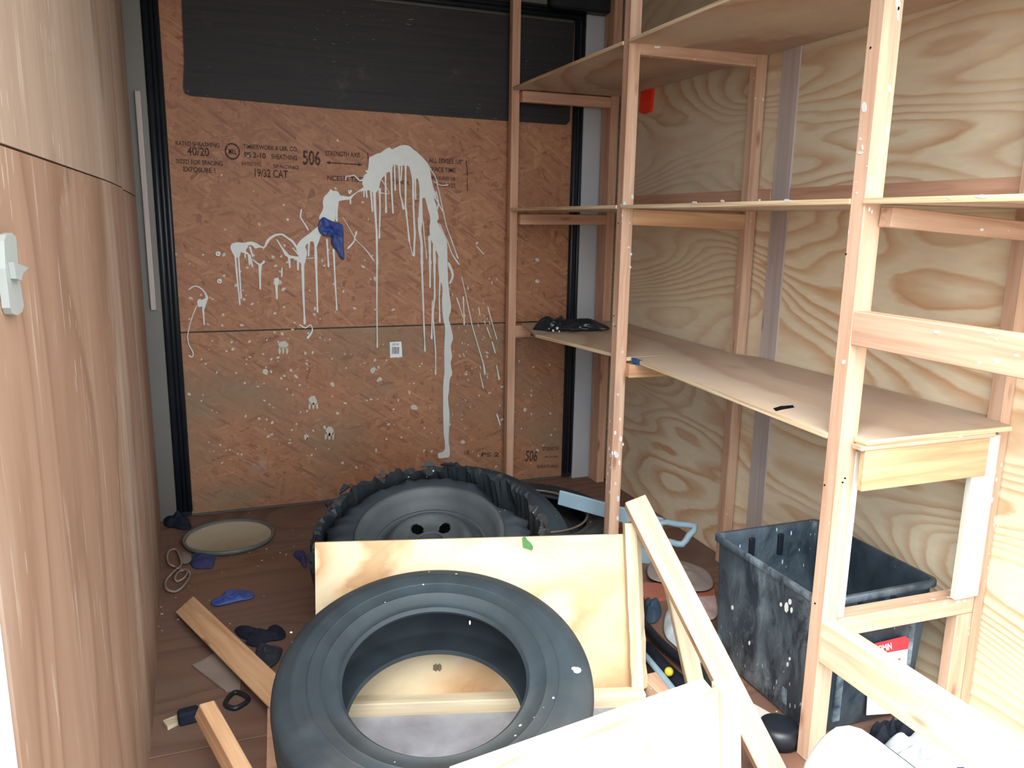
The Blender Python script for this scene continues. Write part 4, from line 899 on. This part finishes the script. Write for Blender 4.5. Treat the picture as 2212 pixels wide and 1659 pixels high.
flat('cloth_rag', ((550, 1410), (560, 1392), (580, 1394), (606, 1398), (612, 1404), (604, 1426), (590, 1440), (576, 1443), (562, 1430)), .016, plain('grey_black_rag', col(44, 50, 60), .6, .4, bump=.5), 'crumpled dark grey rag just below the black glove by the big tire', 'rag', 5)
flat('cloth_rag', ((352, 1105), (372, 1098), (392, 1108), (410, 1128), (416, 1140), (398, 1146), (372, 1140), (354, 1136)), .03, M_CLOTH, 'dark lump of cloth in the left back corner by the door seal', 'rag', 6)
gp = plate('board_scrap', [G(x, y, .006) for x, y in ((415, 1436), (440, 1425), (462, 1410), (500, 1436), (520, 1462), (519, 1488), (488, 1492), (472, 1480))], (0, 0, 1), .005, M_CARD); props(gp, 'dirty grey sheet scrap on the floor under the orange stud', 'scrap')
gp = plate('wood_scrap', [G(x, y, .010) for x, y in ((352, 1556), (396, 1538), (400, 1550), (362, 1570))], (0, 0, 1), .009, M_STUDY); props(gp, 'small pale wooden strip on the floor by the left wall', 'wood piece')
bx = G(408, 1561, .0)
b_ = beam('small_block', Vector((bx.x-.022, bx.y, .016)), Vector((bx.x+.022, bx.y+.006, .016)), .030, .03, (0, 0, 1), M_CLOTH, None, .005); props(b_, 'small black block beside the nearer yellow stud', 'block')
bm = bmesh.new(); tube_into(bm, smooth_path([G(x, y, .006) for x, y in ((487, 1520), (500, 1500), (515, 1496), (536, 1508), (528, 1520), (505, 1530))], 5, True), .0055, 8, True)
props(bm_obj('rubber_ring', bm, M_SEAL, None, None, True), 'small black rubber ring on the floor between the two orange studs', 'ring')
# knotted cord
bm = bmesh.new()
for loop in (((380, 1225), (366, 1218), (361, 1205), (366, 1190), (380, 1187), (388, 1200), (392, 1218), (384, 1228)), ((384, 1228), (370, 1240), (358, 1256), (360, 1272), (378, 1278), (396, 1266), (410, 1244), (406, 1232), (392, 1230)), ((388, 1234), (378, 1248), (384, 1256), (400, 1246), (404, 1234))):
    tube_into(bm, smooth_path([G(x, y, .008+.006*(i % 2)) for i, (x, y) in enumerate(loop)], 5, True), .0036, 7, True)
cdo = bm_obj('cord', bm, M_CORD, None, None, True); props(cdo, 'knotted grey cord in two loops on the floor by the left wall', 'cord')
lump('paper_tag', [G(x, y, .008) for x, y in ((388, 1196), (400, 1192), (414, 1200), (413, 1214), (396, 1220), (388, 1210))], (0, 0, 1), .006, M_CARD, cdo, .2, 20, 4, .1)

# ================================================================ LITTER BETWEEN THE STUDS AND THE TOTE
def pipe(name, pts, r, mat, lab, cat):
    bm = bmesh.new(); tube_into(bm, smooth_path(pts, 4), r, 10); o = bm_obj(name, bm, mat, None, None, True); props(o, lab, cat); return o
pipe('pipe', [G(1393, 1352, .02), G(1430, 1392, .02), G(1500, 1450, .02)], .014, M_SEAL, 'black speckled pipe on the floor between the splintered cleat and the short stick', 'pipe')
pipe('cloth_bundle', [G(1395, 1400, .022), G(1430, 1440, .022), G(1495, 1500, .022)], .02, M_CLOTH, 'folded dark cloth bundle on the floor beside the pale cleat', 'bundle')
pipe('rod', [G(1390, 1412, .05), G(1432, 1462, .05), G(1462, 1500, .05)], .008, M_BLUEGREY, 'thin pale grey rod lying on the dark bundle', 'rod')
bm = bmesh.new(); bmesh.ops.create_uvsphere(bm, u_segments=16, v_segments=10, radius=.011, matrix=Matrix.Translation(G(1445, 1451, .05))); props(bm_obj('bead', bm, M_YEL, None, None, True), 'small yellow cap on the dark bundle between the studs', 'cap')
flat('cloth_rag', ((1392, 1298), (1402, 1294), (1424, 1302), (1430, 1322), (1422, 1344), (1400, 1348), (1390, 1330)), .03, plain('slate_cloth', col(52, 70, 88), .7, .3, bump=.5), 'slate blue rag on the floor between the box cleat and the long stud', 'rag', 8)
flat('plastic_sheet', ((1396, 1222), (1420, 1206), (1470, 1210), (1530, 1232), (1545, 1270), (1500, 1280), (1440, 1262), (1400, 1250)), .012, plain('grey_dust_sheet', col(150, 138, 134), .8, .2, var=.4), 'dusty grey sheet crumpled on the floor behind the long stud', 'sheet', 9, .5, .020)
br2 = plate('brick_board', [G(x, y, .012) for x, y in ((1385, 1282), (1390, 1258), (1540, 1262), (1545, 1284), (1440, 1290), (1395, 1296))], (0, 0, 1), .011, M_BRICK); props(br2, 'brick red board scrap on the floor between the plywood box and the tote', 'board')
flat('plastic_bag', ((1436, 1322), (1460, 1300), (1500, 1320), (1510, 1380), (1530, 1420), (1500, 1440), (1460, 1400), (1432, 1370)), .02, plain('clear_bag', col(190, 200, 206), .3, .5, var=.4, vs=20), 'pale clear plastic wrap on the floor behind the short splintered stick', 'plastic wrap', 10)
flat('paper_scrap', ((1500, 1290), (1524, 1276), (1545, 1282), (1552, 1330), (1530, 1340), (1512, 1310)), .008, plain('pinkish_paper', col(206, 184, 182), .7, .3, var=.4, vs=14), 'pinkish white paper scrap on the floor at the left end of the tote', 'paper')
flat('leaf_debris', ((1500, 1448), (1530, 1432), (1552, 1462), (1570, 1500), (1530, 1510), (1504, 1490)), .012, plain('dark_debris', col(44, 52, 46), .8, .2, var=.6, vs=30), 'dark leafy debris on the floor under the long stud', 'debris', 12)
pw = plate('plastic_scrap', [G(x, y, .05) for x, y in ((1380, 1172), (1412, 1176), (1412, 1188), (1382, 1184))], (0, 0, 1), .05, M_BLUEGREY); props(pw, 'short pale blue plastic strip behind the splintered cleat', 'plastic piece')
gf = plate('board_scrap', [G(x, y, .008) for x, y in ((1610, 1510), (1700, 1560), (1720, 1610), (1640, 1570))], (0, 0, 1), .007, plain('pale_grey_card', col(196, 190, 184), .7, .3)); props(gf, 'pale grey card on the floor at the foot of the tote', 'scrap')

# ================================================================ BOTTOM RIGHT: jugs, cap, bags
jc = on(1835, 1640, 2, .11)
J = empty('plastic_jug', (jc.x, jc.y, 0), 'round white plastic jug with a teal label at the bottom edge of the picture', 'jug')
jr = .085; 
ja = (Vector((-.38, .80, .30))).normalized(); jo = at(1826, 1672, 1.36)
JF = frame(jo, ja)
bm = bmesh.new(); lathe(bm, [(.0001, .060), (.030, .058), (.055, .050), (.070, .036), (.078, .018), (.080, -.01), (.080, -.19), (.076, -.20), (.0001, -.205)], 64, False); bm_obj('jug_body', bm, M_WHT, J, JF, True)
bm = bmesh.new(); lathe(bm, [(.0806, -.02), (.0812, -.03), (.0812, -.16), (.0806, -.17)], 96, False)
for f in list(bm.faces):
    q = f.calc_center_median(); c = JF.to_3x3() @ Vector((q.x, q.y, 0)).normalized(); d = c.dot(rt)
    if not (.62 < d and c.z > -.2): bm.faces.remove(f)
bm_obj('label', bm, M_TEAL, J, JF, True)
bm = bmesh.new(); lathe(bm, [(.0001, -.203), (.022, -.203), (.024, -.21), (.024, -.228), (.0001, -.23)], 32, False); bm_obj('cap', bm, M_WHT, J, JF, True)
kc = G(1680, 1600, .0)
bm = bmesh.new(); lathe(bm, [(.0001, .044), (.030, .044), (.040, .040), (.046, .028), (.046, .004), (.0001, .002)], 48, False); props(bm_obj('lid', bm, M_SEAL, None, frame(Vector((kc.x, kc.y, 0)), (0, 0, 1)), True), 'round black plastic lid on the floor at the near foot of the tote', 'lid')
flat('cloth_rag', ((1874, 1606), (1876, 1586), (1886, 1572), (1915, 1560), (1950, 1564), (1985, 1580), (1992, 1602), (1950, 1612), (1900, 1616)), .06, M_CLOTH, 'dark cloth heap on the floor in front of the label of the tote', 'rag', 13, .5, .01)
flat('drop_cloth', ((1890, 1622), (1930, 1614), (1980, 1612), (2020, 1606), (2060, 1620), (2110, 1690), (2060, 1740), (1950, 1740), (1880, 1690)), .05, M_SKY, 'crumpled white plastic bag on the floor at the bottom right', 'plastic bag', 14, .6, .012)
bcap = at(2088, 1678, 1.44); bm = bmesh.new(); lathe(bm, [(.0001, .012), (.014, .012), (.016, .008), (.016, -.012), (.0001, -.012)], 24, False); 
BT = empty('water_bottle', bcap, 'clear plastic bottle with a blue cap at the bottom right edge', 'bottle')
BF = frame(bcap, (.55, -.6, .3)); bm_obj('cap', bm, M_NAVY, BT, BF, True)
bm = bmesh.new(); lathe(bm, [(.0001, -.19), (.028, -.19), (.031, -.18), (.031, -.06), (.028, -.045), (.014, -.02), (.013, -.012), (.0001, -.012)], 32, False); bm_obj('bottle_body', bm, M_SKY, BT, BF, True)
